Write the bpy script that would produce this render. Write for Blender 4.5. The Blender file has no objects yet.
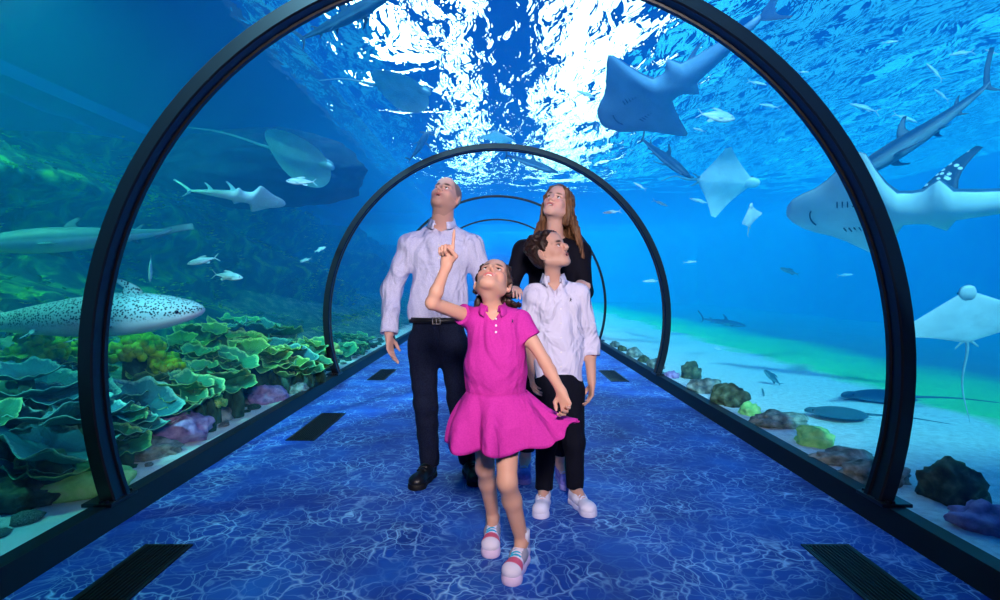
import bpy, bmesh, math, random
import numpy as np
from mathutils import Vector, Matrix, noise as mnoise

random.seed(7)
RNG = np.random.RandomState(7)
scene = bpy.context.scene
COL = scene.collection
PI = math.pi

# ------------------------------------------------------------------ camera, world, exposure
F_PX, VPX, VPY, CAM_H = 555.0, 497.0, 283.0, 1.2
cam_data = bpy.data.cameras.new('camera')
cam_data.sensor_width = 36.0
cam_data.lens = 36.0 * F_PX / 1000.0
cam_data.shift_x = (500.0 - VPX) / 1000.0
cam_data.shift_y = -(300.0 - VPY) / 1000.0
cam_data.clip_end = 200
cam = bpy.data.objects.new('camera', cam_data)
COL.objects.link(cam)
cam.location = (0, 0, CAM_H)
cam.rotation_euler = (math.radians(90), 0, 0)
scene.camera = cam

scene.view_settings.view_transform = 'Standard'
scene.view_settings.look = 'None'
scene.view_settings.gamma = 1.0
scene.view_settings.use_curve_mapping = False
scene.view_settings.exposure = 0.0
try:
    scene.cycles.use_denoising = True
    scene.cycles.transparent_max_bounces = 32
    scene.cycles.max_bounces = 8
    scene.cycles.volume_bounces = 2
    scene.cycles.sample_clamp_indirect = 4.0
except Exception:
    pass

world = bpy.data.worlds.new('hall_glow')
scene.world = world
world.use_nodes = True
wn = world.node_tree.nodes
wn['Background'].inputs[0].default_value = (0.005, 0.085, 0.62, 1)
wn['Background'].inputs[1].default_value = 0.55


def light(name, kind, loc, target, energy, color, **kw):
    d = bpy.data.lights.new(name, kind)
    d.energy = energy
    d.color = color
    for k, v in kw.items():
        setattr(d, k, v)
    o = bpy.data.objects.new(name, d)
    COL.objects.link(o)
    o.location = loc
    v = Vector(target) - Vector(loc)
    o.rotation_euler = v.to_track_quat('-Z', 'Y').to_euler()
    return o


light('sun', 'SUN', (0, 0, 20), (5, 31, 0), 15.0, (0.45, 0.70, 1.0), angle=math.radians(3))

# the photographer's flash, just above the camera, aimed at the faces
light('camera_flash', 'SPOT', (0.15, -0.35, 1.95), (0.05, 3.0, 1.2), 520, (1.0, 0.87, 0.89),
      spot_size=math.radians(76), spot_blend=1.0, shadow_soft_size=0.22)


# ------------------------------------------------------------------ helpers
def P(px, py, d):
    """a pixel of the photograph at depth d -> world point"""
    return Vector(((px - VPX) / F_PX * d, d, CAM_H - (py - VPY) / F_PX * d))


def mesh_obj(name, verts, faces, mat=None, parent=None, smooth=True):
    me = bpy.data.meshes.new(name)
    me.from_pydata([tuple(v) for v in verts], [], faces)
    me.update()
    if smooth:
        me.polygons.foreach_set('use_smooth', [True] * len(me.polygons))
    o = bpy.data.objects.new(name, me)
    COL.objects.link(o)
    if mat:
        me.materials.append(mat)
    if parent:
        o.parent = parent
    return o


def bm_obj(name, bm, mat=None, parent=None, smooth=False):
    me = bpy.data.meshes.new(name)
    bm.normal_update()
    bm.to_mesh(me)
    bm.free()
    if smooth:
        me.polygons.foreach_set('use_smooth', [True] * len(me.polygons))
    o = bpy.data.objects.new(name, me)
    COL.objects.link(o)
    if mat:
        me.materials.append(mat)
    if parent:
        o.parent = parent
    return o


def empty(name, loc=(0, 0, 0), rot=(0, 0, 0), scale=1.0):
    o = bpy.data.objects.new(name, None)
    COL.objects.link(o)
    o.location = loc
    o.rotation_euler = rot
    o.scale = (scale,) * 3
    return o


def tag(o, label=None, cat=None, group=None, kind=None):
    if label:
        o['label'] = label
    if cat:
        o['category'] = cat
    if group:
        o['group'] = group
    if kind:
        o['kind'] = kind
    return o


def add_box(bm, c, s, rz=0.0, bevel=0.0):
    r = bmesh.ops.create_cube(bm, size=1.0)
    M = Matrix.Translation(c) @ Matrix.Rotation(rz, 4, 'Z') @ Matrix.Diagonal((s[0], s[1], s[2], 1))
    bmesh.ops.transform(bm, matrix=M, verts=r['verts'])
    if bevel:
        es = list({e for v in r['verts'] for e in v.link_edges})
        bmesh.ops.bevel(bm, geom=es, offset=bevel, segments=2, affect='EDGES', profile=0.6)
    return r['verts']


def catmull(pts, n):
    pts = [Vector(p) for p in pts]
    out = []
    ext = [pts[0] * 2 - pts[1]] + pts + [pts[-1] * 2 - pts[-2]]
    for i in range(1, len(ext) - 2):
        p0, p1, p2, p3 = ext[i - 1:i + 3]
        for k in range(n):
            t = k / n
            out.append(0.5 * ((2 * p1) + (p2 - p0) * t + (2 * p0 - 5 * p1 + 4 * p2 - p3) * t * t
                              + (3 * p1 - p0 - 3 * p2 + p3) * t ** 3))
    out.append(pts[-1])
    return out


def tube(points, radii, seg=8, flat=(1, 1), up=Vector((0, 0, 1))):
    """swept tube -> verts, faces"""
    V, F = [], []
    n = len(points)
    for i, p in enumerate(points):
        t = (points[min(i + 1, n - 1)] - points[max(i - 1, 0)]).normalized()
        a = t.cross(up)
        a = a.normalized() if a.length > 1e-4 else Vector((1, 0, 0))
        b = a.cross(t)
        r = radii[i] if hasattr(radii, '__len__') else radii
        for k in range(seg):
            w = 2 * PI * k / seg
            V.append(p + a * (math.cos(w) * r * flat[0]) + b * (math.sin(w) * r * flat[1]))
    for i in range(n - 1):
        for k in range(seg):
            k2 = (k + 1) % seg
            F.append((i * seg + k, i * seg + k2, (i + 1) * seg + k2, (i + 1) * seg + k))
    F.append(tuple(range(seg))[::-1])
    F.append(tuple((n - 1) * seg + k for k in range(seg)))
    return V, F


# ------------------------------------------------------------------ materials
def new_mat(name):
    m = bpy.data.materials.new(name)
    m.use_nodes = True
    nt = m.node_tree
    return m, nt, nt.nodes, nt.links, nt.nodes['Principled BSDF']


def rgba(c):
    return (c[0], c[1], c[2], 1)


def srgb(r, g, b):
    def f(v):
        v /= 255.0
        return v / 12.92 if v <= 0.04045 else ((v + 0.055) / 1.055) ** 2.4
    return (f(r), f(g), f(b))


def ramp(N, cols):
    r = N.new('ShaderNodeValToRGB')
    e = r.color_ramp.elements
    while len(e) < len(cols):
        e.new(0.5)
    for i, (p, c) in enumerate(cols):
        e[i].position = p
        e[i].color = rgba(c)
    return r


def mat_plain(name, col, rough=0.6, spec=0.4, metal=0.0, var=0.0, scale=20, bump=0.0, sheen=0.0, sss=0.0):
    m, nt, N, L, B = new_mat(name)
    B.inputs['Base Color'].default_value = rgba(col)
    B.inputs['Roughness'].default_value = rough
    B.inputs['Specular IOR Level'].default_value = spec
    B.inputs['Metallic'].default_value = metal
    if sheen:
        B.inputs['Sheen Weight'].default_value = sheen
    if sss:
        B.inputs['Subsurface Weight'].default_value = sss
        B.inputs['Subsurface Scale'].default_value = 0.01
    if var or bump:
        tc = N.new('ShaderNodeTexCoord')
        no = N.new('ShaderNodeTexNoise')
        no.inputs['Scale'].default_value = scale
        no.inputs['Detail'].default_value = 5
        L.new(tc.outputs['Object'], no.inputs['Vector'])
        if var:
            r = ramp(N, [(0.3, [max(0, c * (1 - var)) for c in col]), (0.7, [min(1, c * (1 + var)) for c in col])])
            L.new(no.outputs['Fac'], r.inputs[0])
            L.new(r.outputs[0], B.inputs['Base Color'])
        if bump:
            bp = N.new('ShaderNodeBump')
            bp.inputs['Strength'].default_value = bump
            bp.inputs['Distance'].default_value = 0.02
            L.new(no.outputs['Fac'], bp.inputs['Height'])
            L.new(bp.outputs[0], B.inputs['Normal'])
    return m


def mat_noise(name, cols, scale=6, rough=0.8, detail=6, bump=0.3, bdist=0.03, stretch=(1, 1, 1), coords='Object', dist=0.0):
    m, nt, N, L, B = new_mat(name)
    tc = N.new('ShaderNodeTexCoord')
    mp = N.new('ShaderNodeMapping')
    mp.inputs['Scale'].default_value = stretch
    no = N.new('ShaderNodeTexNoise')
    no.inputs['Scale'].default_value = scale
    no.inputs['Detail'].default_value = detail
    no.inputs['Distortion'].default_value = dist
    L.new(tc.outputs[coords], mp.inputs[0])
    L.new(mp.outputs[0], no.inputs['Vector'])
    r = ramp(N, cols)
    L.new(no.outputs['Fac'], r.inputs[0])
    L.new(r.outputs[0], B.inputs['Base Color'])
    B.inputs['Roughness'].default_value = rough
    B.inputs['Specular IOR Level'].default_value = 0.25
    if bump:
        bp = N.new('ShaderNodeBump')
        bp.inputs['Strength'].default_value = bump
        bp.inputs['Distance'].default_value = bdist
        L.new(no.outputs['Fac'], bp.inputs['Height'])
        L.new(bp.outputs[0], B.inputs['Normal'])
    return m


def mat_emit(name, col, strength):
    m, nt, N, L, B = new_mat(name)
    e = N.new('ShaderNodeEmission')
    e.inputs[0].default_value = rgba(col)
    e.inputs[1].default_value = strength
    L.new(e.outputs[0], N['Material Output'].inputs[0])
    return m


def add_noise_rock(n_sub, rad, seed, amp=0.35, scale=(1, 1, 1), freq=1.6, flat_bottom=True, cellw=0.4):
    """lumpy rock verts, faces (unit-size icosphere with noise)"""
    bm = bmesh.new()
    bmesh.ops.create_icosphere(bm, subdivisions=n_sub, radius=1.0)
    off = Vector((seed * 13.7, seed * 5.1, seed * 9.3))
    for v in bm.verts:
        n = v.co.normalized()
        h = mnoise.noise(n * freq + off) + 0.5 * mnoise.noise(n * freq * 2.3 + off) + 0.25 * mnoise.noise(n * freq * 5 + off)
        c = mnoise.cell(n * freq * 1.3 + off) * 0.25
        v.co = n * (1 + amp * (h + c * cellw))
        v.co = Vector((v.co.x * scale[0] * rad, v.co.y * scale[1] * rad, v.co.z * scale[2] * rad))
        if flat_bottom and v.co.z < -0.35 * rad * scale[2]:
            v.co.z = -0.35 * rad * scale[2]
    return bm
# ------------------------------------------------------------------ the tunnel and the tank
Y0, Y1 = -4.0, 36.0
XL, XR = -9.0, 13.0
ZS = 4.5            # water surface
R_OUT, ZC = 2.085, 0.79
PITCH, FIRST = 3.885, 2.82


def arch_pts(r, z_bottom, n=48):
    """half circle on short legs, left foot to right foot, (x, z)"""
    a0 = -math.asin(min(1, (ZC - z_bottom) / r))
    return [(-math.cos(a0 + (PI - 2 * a0) * i / n) * r, ZC + math.sin(a0 + (PI - 2 * a0) * i / n) * r) for i in range(n + 1)]


# --- materials of the setting
def make_floor_mat():
    m, nt, N, L, B = new_mat('printed_water_floor')
    tc = N.new('ShaderNodeTexCoord')
    n1 = N.new('ShaderNodeTexNoise'); n1.inputs['Scale'].default_value = 2.3; n1.inputs['Detail'].default_value = 3
    n2 = N.new('ShaderNodeTexNoise'); n2.inputs['Scale'].default_value = 9.0; n2.inputs['Detail'].default_value = 2
    L.new(tc.outputs['Object'], n1.inputs['Vector']); L.new(tc.outputs['Object'], n2.inputs['Vector'])

    def warp(src, nz, amt):
        s = N.new('ShaderNodeVectorMath'); s.operation = 'SUBTRACT'; s.inputs[1].default_value = (.5, .5, .5)
        L.new(nz.outputs['Color'], s.inputs[0])
        sc = N.new('ShaderNodeVectorMath'); sc.operation = 'SCALE'; sc.inputs['Scale'].default_value = amt
        L.new(s.outputs[0], sc.inputs[0])
        a = N.new('ShaderNodeVectorMath'); a.operation = 'ADD'
        L.new(src, a.inputs[0]); L.new(sc.outputs[0], a.inputs[1])
        return a.outputs[0]
    v = warp(warp(tc.outputs['Object'], n1, 0.35), n2, 0.09)

    def web(scale, w):
        vo = N.new('ShaderNodeTexVoronoi'); vo.feature = 'DISTANCE_TO_EDGE'; vo.inputs['Scale'].default_value = scale
        L.new(v, vo.inputs['Vector'])
        mr = N.new('ShaderNodeMapRange'); mr.inputs[1].default_value = 0.0; mr.inputs[2].default_value = w
        mr.inputs[3].default_value = 1; mr.inputs[4].default_value = 0
        L.new(vo.outputs['Distance'], mr.inputs[0])
        pw = N.new('ShaderNodeMath'); pw.operation = 'POWER'; pw.inputs[1].default_value = 1.6
        L.new(mr.outputs[0], pw.inputs[0])
        return pw.outputs[0]
    w1, w2 = web(9.5, 0.075), web(16.5, 0.075)
    n3 = N.new('ShaderNodeTexNoise'); n3.inputs['Scale'].default_value = 3.1; n3.inputs['Detail'].default_value = 3
    L.new(tc.outputs['Object'], n3.inputs['Vector'])
    r3 = ramp(N, [(0.36, (.10, .10, .10)), (0.66, (1, 1, 1))]); L.new(n3.outputs['Fac'], r3.inputs[0])
    mx = N.new('ShaderNodeMath'); mx.operation = 'MAXIMUM'
    h = N.new('ShaderNodeMath'); h.operation = 'MULTIPLY'; h.inputs[1].default_value = 0.55
    L.new(w2, h.inputs[0]); L.new(w1, mx.inputs[0]); L.new(h.outputs[0], mx.inputs[1])
    k = N.new('ShaderNodeMath'); k.operation = 'MULTIPLY'
    L.new(mx.outputs[0], k.inputs[0]); L.new(r3.outputs[0], k.inputs[1])
    base = ramp(N, [(0.3, (0.003, 0.030, 0.24)), (0.55, (0.006, 0.075, 0.44)), (0.75, (0.014, 0.18, 0.66))])
    n4 = N.new('ShaderNodeTexNoise'); n4.inputs['Scale'].default_value = 1.7; n4.inputs['Detail'].default_value = 6
    L.new(v, n4.inputs['Vector']); L.new(n4.outputs['Fac'], base.inputs[0])
    mc = N.new('ShaderNodeMix'); mc.data_type = 'RGBA'
    L.new(k.outputs[0], mc.inputs[0]); L.new(base.outputs[0], mc.inputs[6]); mc.inputs[7].default_value = (0.34, 0.66, 0.96, 1)
    L.new(mc.outputs[2], B.inputs['Base Color'])
    B.inputs['Roughness'].default_value = 0.55
    B.inputs['Specular IOR Level'].default_value = 0.25
    return m


M_FLOOR = make_floor_mat()
M_BLACK = mat_plain('black_painted_steel', (0.004, 0.005, 0.010), 0.32, 0.4)
M_KERB = mat_plain('black_kerb', (0.004, 0.005, 0.011), 0.5, 0.3)
M_GRILLE = mat_plain('black_grille', (0.003, 0.003, 0.005), 0.45, 0.3)
M_SAND = mat_noise('white_sand', [(0.3, (0.52, 0.56, 0.52)), (0.7, (0.86, 0.88, 0.84))], 5, 0.9, 8, 0.5, 0.03)
M_TANKWALL = mat_noise('blue_tank_wall', [(0.35, (0.008, 0.09, 0.26)), (0.65, (0.015, 0.16, 0.40))], 0.5, 0.8, 5, 0.2, 0.05)

floor = mesh_obj('floor', [(-1.9, Y0, 0), (1.9, Y0, 0), (1.9, Y1, 0), (-1.9, Y1, 0)], [(0, 1, 2, 3)], M_FLOOR, smooth=False)
tag(floor, 'blue walkway printed with a web of white water caustics', 'floor', kind='structure')

for s, side in ((-1, 'left'), (1, 'right')):
    prof = [(1.875, 0.0), (1.915, 0.10), (2.0, 0.10), (2.0, -0.1), (1.875, -0.1)]
    V, F = [], []
    for y in (Y0, Y1):
        V += [(s * x, y, z) for x, z in prof]
    n = len(prof)
    for k in range(n):
        F.append((k, (k + 1) % n, n + (k + 1) % n, n + k))
    o = mesh_obj('baseboard_' + side, V, F, M_KERB, smooth=False)
    tag(o, 'black kerb along the foot of the acrylic, ' + ('coral reef side' if s < 0 else 'open sand side'), 'kerb', kind='structure')

# --- ribs (black steel arches), each one a thing of its own
def make_rib(y, i):
    thin = 0.55 if i >= 3 else 1.0
    prof = [(0.0, 0.0), (0.012, 0.0), (0.012, 0.018), (0.0, 0.018)]
    w, t = 0.125 * thin, 0.07 * thin
    # cross-section across (axial, radial): body with a shallow groove on the inner face
    sec = [(-w / 2, t), (-w / 2, 0.008), (-w / 2 + 0.008, 0.0), (-0.028 * thin, 0.0), (-0.024 * thin, 0.010), (0.024 * thin, 0.010), (0.028 * thin, 0.0),
           (w / 2 - 0.008, 0.0), (w / 2, 0.008), (w / 2, t)]
    pts = arch_pts(R_OUT - t, 0.098, 72)
    V, F = [], []
    ns = len(sec)
    for j, (x, z) in enumerate(pts):
        dx, dz = x, z - ZC
        l = math.hypot(dx, dz)
        dx, dz = dx / l, dz / l
        for a, r in sec:
            V.append((x + dx * r, a, z + dz * r))
    for j in range(len(pts) - 1):
        for k in range(ns):
            k2 = (k + 1) % ns
            F.append((j * ns + k, j * ns + k2, (j + 1) * ns + k2, (j + 1) * ns + k))
    F.append(tuple(range(ns)))
    F.append(tuple((len(pts) - 1) * ns + k for k in range(ns))[::-1])
    root = empty('arch_rib', (0, y, 0))
    a = mesh_obj('rib_band', V, F, M_BLACK, root, smooth=False)
    bm = bmesh.new()
    bmesh.ops.create_cone(bm, cap_ends=True, segments=8, radius1=0.010, radius2=0.008, depth=0.012)
    bolt = bpy.data.meshes.new('bolt'); bm.to_mesh(bolt); bm.free(); bolt.materials.append(M_BLACK)
    for s in (-1, 1):
        bm = bmesh.new()
        add_box(bm, (s * 1.965, 0, 0.106), (0.15, 0.20, 0.018), 0, 0.004)
        bm_obj('foot_plate', bm, M_BLACK, root)
        for yy in (-0.088, 0.088):
            for dx in (-0.05, 0.0):
                o = bpy.data.objects.new('bolt', bolt); COL.objects.link(o); o.parent = root
                o.location = (s * (1.95 + dx * 0.6), yy, 0.121)
    return root


RIB_Y = [FIRST + PITCH * k for k in range(-1, 8)]
order = ['', 'framing the family from in front', 'first behind the family', 'second behind the family', 'third behind the family']
for k, y in enumerate(RIB_Y):
    if k == 0 or k > 4:
        continue
    r = make_rib(y, k)
    if k == 0:
        lab = 'black steel arch of the tunnel behind the photographer'
    elif k < 5:
        lab = 'black steel tunnel arch, ' + order[k]
    else:
        lab = 'thin dark tunnel arch far down the walkway'
    tag(r, lab, 'arch', 'black steel arches of the tunnel', 'structure')

# --- acrylic panes, one curved sheet per bay
m, nt, N, L, B = new_mat('clear_acrylic')
tr = N.new('ShaderNodeBsdfTransparent'); tr.inputs[0].default_value = (0.97, 0.985, 0.99, 1)
gl = N.new('ShaderNodeBsdfGlossy'); gl.inputs['Roughness'].default_value = 0.03
lw = N.new('ShaderNodeLayerWeight'); lw.inputs[0].default_value = 0.5
pw = N.new('ShaderNodeMath'); pw.operation = 'POWER'; pw.inputs[1].default_value = 4.0
ma = N.new('ShaderNodeMath'); ma.operation = 'MULTIPLY_ADD'; ma.inputs[1].default_value = 0.14; ma.inputs[2].default_value = 0.012
L.new(lw.outputs['Facing'], pw.inputs[0]); L.new(pw.outputs[0], ma.inputs[0])
fr = ma
mi = N.new('ShaderNodeMixShader')
L.new(fr.outputs[0], mi.inputs[0]); L.new(tr.outputs[0], mi.inputs[1]); L.new(gl.outputs[0], mi.inputs[2])
L.new(mi.outputs[0], N['Material Output'].inputs[0])
M_ACRYLIC = m
panes = arch_pts(R_OUT - 0.02, 0.05, 64)
V = [(x, y, z) for y in (Y0, 1.72) for x, z in arch_pts(R_OUT + 0.01, 0.05, 40)] + [(x, y, z) for y in (Y0, 1.72) for x, z in arch_pts(R_OUT - 0.06, 0.05, 40)]
n = 41
F = []
for q in (0, 2 * n):
    F += [(q + j, q + j + 1, q + n + j + 1, q + n + j) for j in range(n - 1)]
F += [(n + j, n + j + 1, 3 * n + j + 1, 3 * n + j) for j in range(n - 1)] + [(n, 3 * n, 2 * n, 0), (n - 1, 3 * n - 1, 4 * n - 1, 2 * n - 1)]
o = mesh_obj('ceiling_shade', V, F, mat_plain('shade_vault_grey', (0.03, 0.035, 0.05), 0.9))  # unseen vault added to keep light off the near floor and figures
tag(o, 'unseen dark vault added around the camera to shade the walkway', 'vault', kind='structure')
for k in range(1, len(RIB_Y)):
    ya = RIB_Y[k - 1] if k > 1 else 1.72
    yb = RIB_Y[k]
    V = [(x, y, z) for y in (ya + 0.02, yb - 0.02) for x, z in panes]
    n = len(panes)
    F = [(j, j + 1, n + j + 1, n + j) for j in range(n - 1)]
    o = mesh_obj('window_%d' % (k + 1), V, F, M_ACRYLIC)
    tag(o, 'clear curved acrylic sheet between two black tunnel arches', 'window', 'acrylic sheets of the tunnel', 'structure')

# --- tank shell
def plane(name, vs, mat, kind='structure', label=None, cat=None):
    o = mesh_obj(name, vs, [tuple(range(len(vs)))], mat, smooth=False)
    return tag(o, label, cat, kind=kind)


plane('wall_left', [(XL, Y0, -1), (XL, Y1, -1), (XL, Y1, ZS + .5), (XL, Y0, ZS + .5)], M_TANKWALL, label='dark blue tank wall behind the coral reef', cat='wall')
plane('wall_right', [(XR, Y0, -1), (XR, Y0, ZS + .5), (XR, Y1, ZS + .5), (XR, Y1, -1)], M_TANKWALL, label='blue tank wall beyond the open sand', cat='wall')
plane('wall_back', [(XL, Y1, -1), (XR, Y1, -1), (XR, Y1, ZS + .5), (XL, Y1, ZS + .5)], M_TANKWALL, label='blue wall closing the far end of the tank', cat='wall')
plane('wall_front', [(XL, Y0, -1), (XL, Y0, ZS + .5), (XR, Y0, ZS + .5), (XR, Y0, -1)], M_TANKWALL, label='blue wall closing the tank behind the camera', cat='wall')


def height_right(x, y):
    """sand level on the open side: flat by the kerb, dipping away"""
    t = max(0.0, x - 2.0)
    h = 0.075 - 0.02 * t + 0.05 * mnoise.noise(Vector((x * 0.8, y * 0.5, 3.1))) * min(1, t * 1.5) \
        + 0.012 * mnoise.noise(Vector((x * 5, y * 5, 0.3)))
    return h


def height_left(x, y):
    """reef bank: sand strip by the kerb, then rising rubble"""
    t = max(0.0, -x - 2.05)
    s = min(1.0, max(0.0, (t - 0.35) / 3.2))
    h = 0.075 + 0.014 * mnoise.noise(Vector((x * 6, y * 6, 0.3)))
    h += s * s * (3 - 2 * s) * 1.0 * (0.75 + 0.5 * mnoise.noise(Vector((x * 0.6, y * 0.45, 8.0))))
    h += min(1, max(0, t - .3)) * 0.10 * mnoise.noise(Vector((x * 2.2, y * 2.2, 1.0)))
    return h


def ground(name, x0, x1, nx, ny, hf, mat, label, cat):
    V, F = [], []
    for j in range(ny + 1):
        y = Y0 + (Y1 - Y0) * (j / ny)
        for i in range(nx + 1):
            u = (i / nx) ** 1.6
            x = x0 + (x1 - x0) * u
            V.append((x, y, hf(x, y)))
    for j in range(ny):
        for i in range(nx):
            a = j * (nx + 1) + i
            f = (a, a + 1, a + nx + 2, a + nx + 1)
            F.append(f if x1 > x0 else f[::-1])
    o = mesh_obj(name, V, F, mat)
    return tag(o, label, cat, kind='structure')


M_REEFBED = mat_noise('reef_rubble', [(0.30, (0.02, 0.05, 0.04)), (0.5, (0.10, 0.22, 0.14)), (0.72, (0.40, 0.50, 0.36))], 7, 0.9, 8, 0.8, 0.06)


def make_bed_mat():
    # sand strip by the kerb passing into mossy rubble on the bank
    m, nt, N, L, B = new_mat('reef_bed')
    tc = N.new('ShaderNodeTexCoord'); sx = N.new('ShaderNodeSeparateXYZ')
    L.new(tc.outputs['Object'], sx.inputs[0])
    n = N.new('ShaderNodeTexNoise'); n.inputs['Scale'].default_value = 6; n.inputs['Detail'].default_value = 8
    L.new(tc.outputs['Object'], n.inputs['Vector'])
    r = ramp(N, [(0.30, (0.015, 0.045, 0.035)), (0.5, (0.06, 0.17, 0.11)), (0.74, (0.30, 0.42, 0.28))])
    L.new(n.outputs['Fac'], r.inputs[0])
    ad = N.new('ShaderNodeMath'); ad.operation = 'MULTIPLY_ADD'; ad.inputs[1].default_value = 0.7
    L.new(n.outputs['Fac'], ad.inputs[0]); L.new(sx.outputs[0], ad.inputs[2])
    mr = N.new('ShaderNodeMapRange'); mr.inputs[1].default_value = -1.98; mr.inputs[2].default_value = -2.12
    L.new(ad.outputs[0], mr.inputs[0])
    mx = N.new('ShaderNodeMix'); mx.data_type = 'RGBA'
    L.new(mr.outputs[0], mx.inputs[0]); mx.inputs[6].default_value = (0.72, 0.76, 0.70, 1); L.new(r.outputs[0], mx.inputs[7])
    L.new(mx.outputs[2], B.inputs['Base Color']); B.inputs['Roughness'].default_value = 0.95
    bp = N.new('ShaderNodeBump'); bp.inputs['Strength'].default_value = 0.6; bp.inputs['Distance'].default_value = 0.05
    L.new(n.outputs['Fac'], bp.inputs['Height']); L.new(bp.outputs[0], B.inputs['Normal'])
    return m


def make_sand_mat():
    # white sand by the kerb, a belt of green algae turf further out, dark gravel beyond
    m, nt, N, L, B = new_mat('sand_with_algae_belt')
    tc = N.new('ShaderNodeTexCoord'); sx = N.new('ShaderNodeSeparateXYZ')
    L.new(tc.outputs['Object'], sx.inputs[0])
    n = N.new('ShaderNodeTexNoise'); n.inputs['Scale'].default_value = 1.3; n.inputs['Detail'].default_value = 8
    L.new(tc.outputs['Object'], n.inputs['Vector'])
    n2 = N.new('ShaderNodeTexNoise'); n2.inputs['Scale'].default_value = 22; n2.inputs['Detail'].default_value = 6
    L.new(tc.outputs['Object'], n2.inputs['Vector'])
    ad = N.new('ShaderNodeMath'); ad.operation = 'MULTIPLY_ADD'; ad.inputs[1].default_value = 1.0
    L.new(n.outputs['Fac'], ad.inputs[0]); L.new(sx.outputs[0], ad.inputs[2])
    mr = N.new('ShaderNodeMapRange'); mr.inputs[1].default_value = 2.0; mr.inputs[2].default_value = 12.0
    L.new(ad.outputs[0], mr.inputs[0])
    r = ramp(N, [(0.0, (0.80, 0.86, 0.84)), (0.25, (0.62, 0.74, 0.72)), (0.29, (0.06, 0.72, 0.20)), (0.42, (0.04, 0.50, 0.18)), (0.50, (0.02, 0.13, 0.18))])
    L.new(mr.outputs[0], r.inputs[0])
    g = ramp(N, [(0.3, (0.72, 0.72, 0.72)), (0.65, (1, 1, 1))]); L.new(n2.outputs['Fac'], g.inputs[0])
    mu = N.new('ShaderNodeMix'); mu.data_type = 'RGBA'; mu.blend_type = 'MULTIPLY'; mu.inputs[0].default_value = 1
    L.new(r.outputs[0], mu.inputs[6]); L.new(g.outputs[0], mu.inputs[7])
    L.new(mu.outputs[2], B.inputs['Base Color']); B.inputs['Roughness'].default_value = 0.95
    bp = N.new('ShaderNodeBump'); bp.inputs['Strength'].default_value = 0.5; bp.inputs['Distance'].default_value = 0.02
    L.new(n2.outputs['Fac'], bp.inputs['Height']); L.new(bp.outputs[0], B.inputs['Normal'])
    return m


ground('ground_sand', 1.93, XR, 70, 220, height_right, make_sand_mat(), 'pale sand bed with a belt of green algae on the open side', 'sand bed')
ground('ground_reef', -1.93, XL, 90, 300, height_left, make_bed_mat(), 'rubble and sand bank carrying the coral reef', 'reef bank')

# --- water body (haze) and its rippled surface
m, nt, N, L, B = new_mat('tank_water')
tr = N.new('ShaderNodeBsdfTransparent')
L.new(tr.outputs[0], N['Material Output'].inputs['Surface'])
sc_ = N.new('ShaderNodeVolumeScatter'); sc_.inputs['Color'].default_value = (0.02, 0.42, 1.0, 1); sc_.inputs['Density'].default_value = 0.085
sc_.inputs['Anisotropy'].default_value = 0.2
ab = N.new('ShaderNodeVolumeAbsorption'); ab.inputs['Color'].default_value = (0.0, 0.87, 0.988, 1); ab.inputs['Density'].default_value = 0.17
av = N.new('ShaderNodeAddShader')
L.new(sc_.outputs[0], av.inputs[0]); L.new(ab.outputs[0], av.inputs[1])
L.new(av.outputs[0], N['Material Output'].inputs['Volume'])
M_WATER = m
inner = arch_pts(R_OUT + 0.03, -0.3, 48)
outer = [(XL + .02, -0.9), (XL + .02, ZS - 0.12), (XR - .02, ZS - 0.12), (XR - .02, -0.9)]
ni = len(inner)
# outer ring runs left foot -> up -> right foot, so the ring can be filled with triangles
bm = bmesh.new()
loops = []
for y in (Y0 + .02, Y1 - .02):
    ring = [bm.verts.new((x, y, z)) for x, z in inner] + [bm.verts.new((x, y, z)) for x, z in outer[::-1]]
    loops.append(ring)
for ring in loops:
    bm.faces.new(ring)
n = len(loops[0])
for k in range(n):
    k2 = (k + 1) % n
    bm.faces.new((loops[0][k], loops[1][k], loops[1][k2], loops[0][k2]))
bmesh.ops.recalc_face_normals(bm, faces=bm.faces[:])
bmesh.ops.triangulate(bm, faces=[f for f in bm.faces if len(f.verts) > 4])
water = bm_obj('water', bm, M_WATER)
tag(water, 'clear blue-green tank water all around the tunnel', 'water', kind='stuff')

m, nt, N, L, B = new_mat('rippled_water_surface')
tr = N.new('ShaderNodeBsdfTransparent'); tr.inputs[0].default_value = (0.8, 0.95, 1, 1)
rf = N.new('ShaderNodeBsdfRefraction'); rf.inputs['IOR'].default_value = 1.33; rf.inputs['Roughness'].default_value = 0.0
mi = N.new('ShaderNodeMixShader'); mi.inputs[0].default_value = 0.5
tc = N.new('ShaderNodeTexCoord'); nz = N.new('ShaderNodeTexNoise'); nz.inputs['Scale'].default_value = 3.6; nz.inputs['Detail'].default_value = 3
nz.inputs['Distortion'].default_value = 0.6
bp = N.new('ShaderNodeBump'); bp.inputs['Strength'].default_value = 1.0; bp.inputs['Distance'].default_value = 0.045
mp_ = N.new('ShaderNodeMapping'); mp_.inputs['Scale'].default_value = (1.0, 0.5, 1.0); mp_.inputs['Rotation'].default_value = (0, 0, 0.35)
L.new(tc.outputs['Object'], mp_.inputs[0]); L.new(mp_.outputs[0], nz.inputs['Vector']); L.new(nz.outputs['Fac'], bp.inputs['Height']); L.new(bp.outputs[0], rf.inputs['Normal'])
L.new(tr.outputs[0], mi.inputs[1]); L.new(rf.outputs[0], mi.inputs[2]); L.new(mi.outputs[0], N['Material Output'].inputs[0])
M_SURF = m
gx, gy = 200, 420
xs = np.linspace(XL + .01, XR - .01, gx + 1)
ys = np.linspace(Y0 + .01, Y1 - .01, gy + 1)
XX, YY = np.meshgrid(xs, ys)
H = np.zeros_like(XX)
rs = np.random.RandomState(3)
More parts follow.
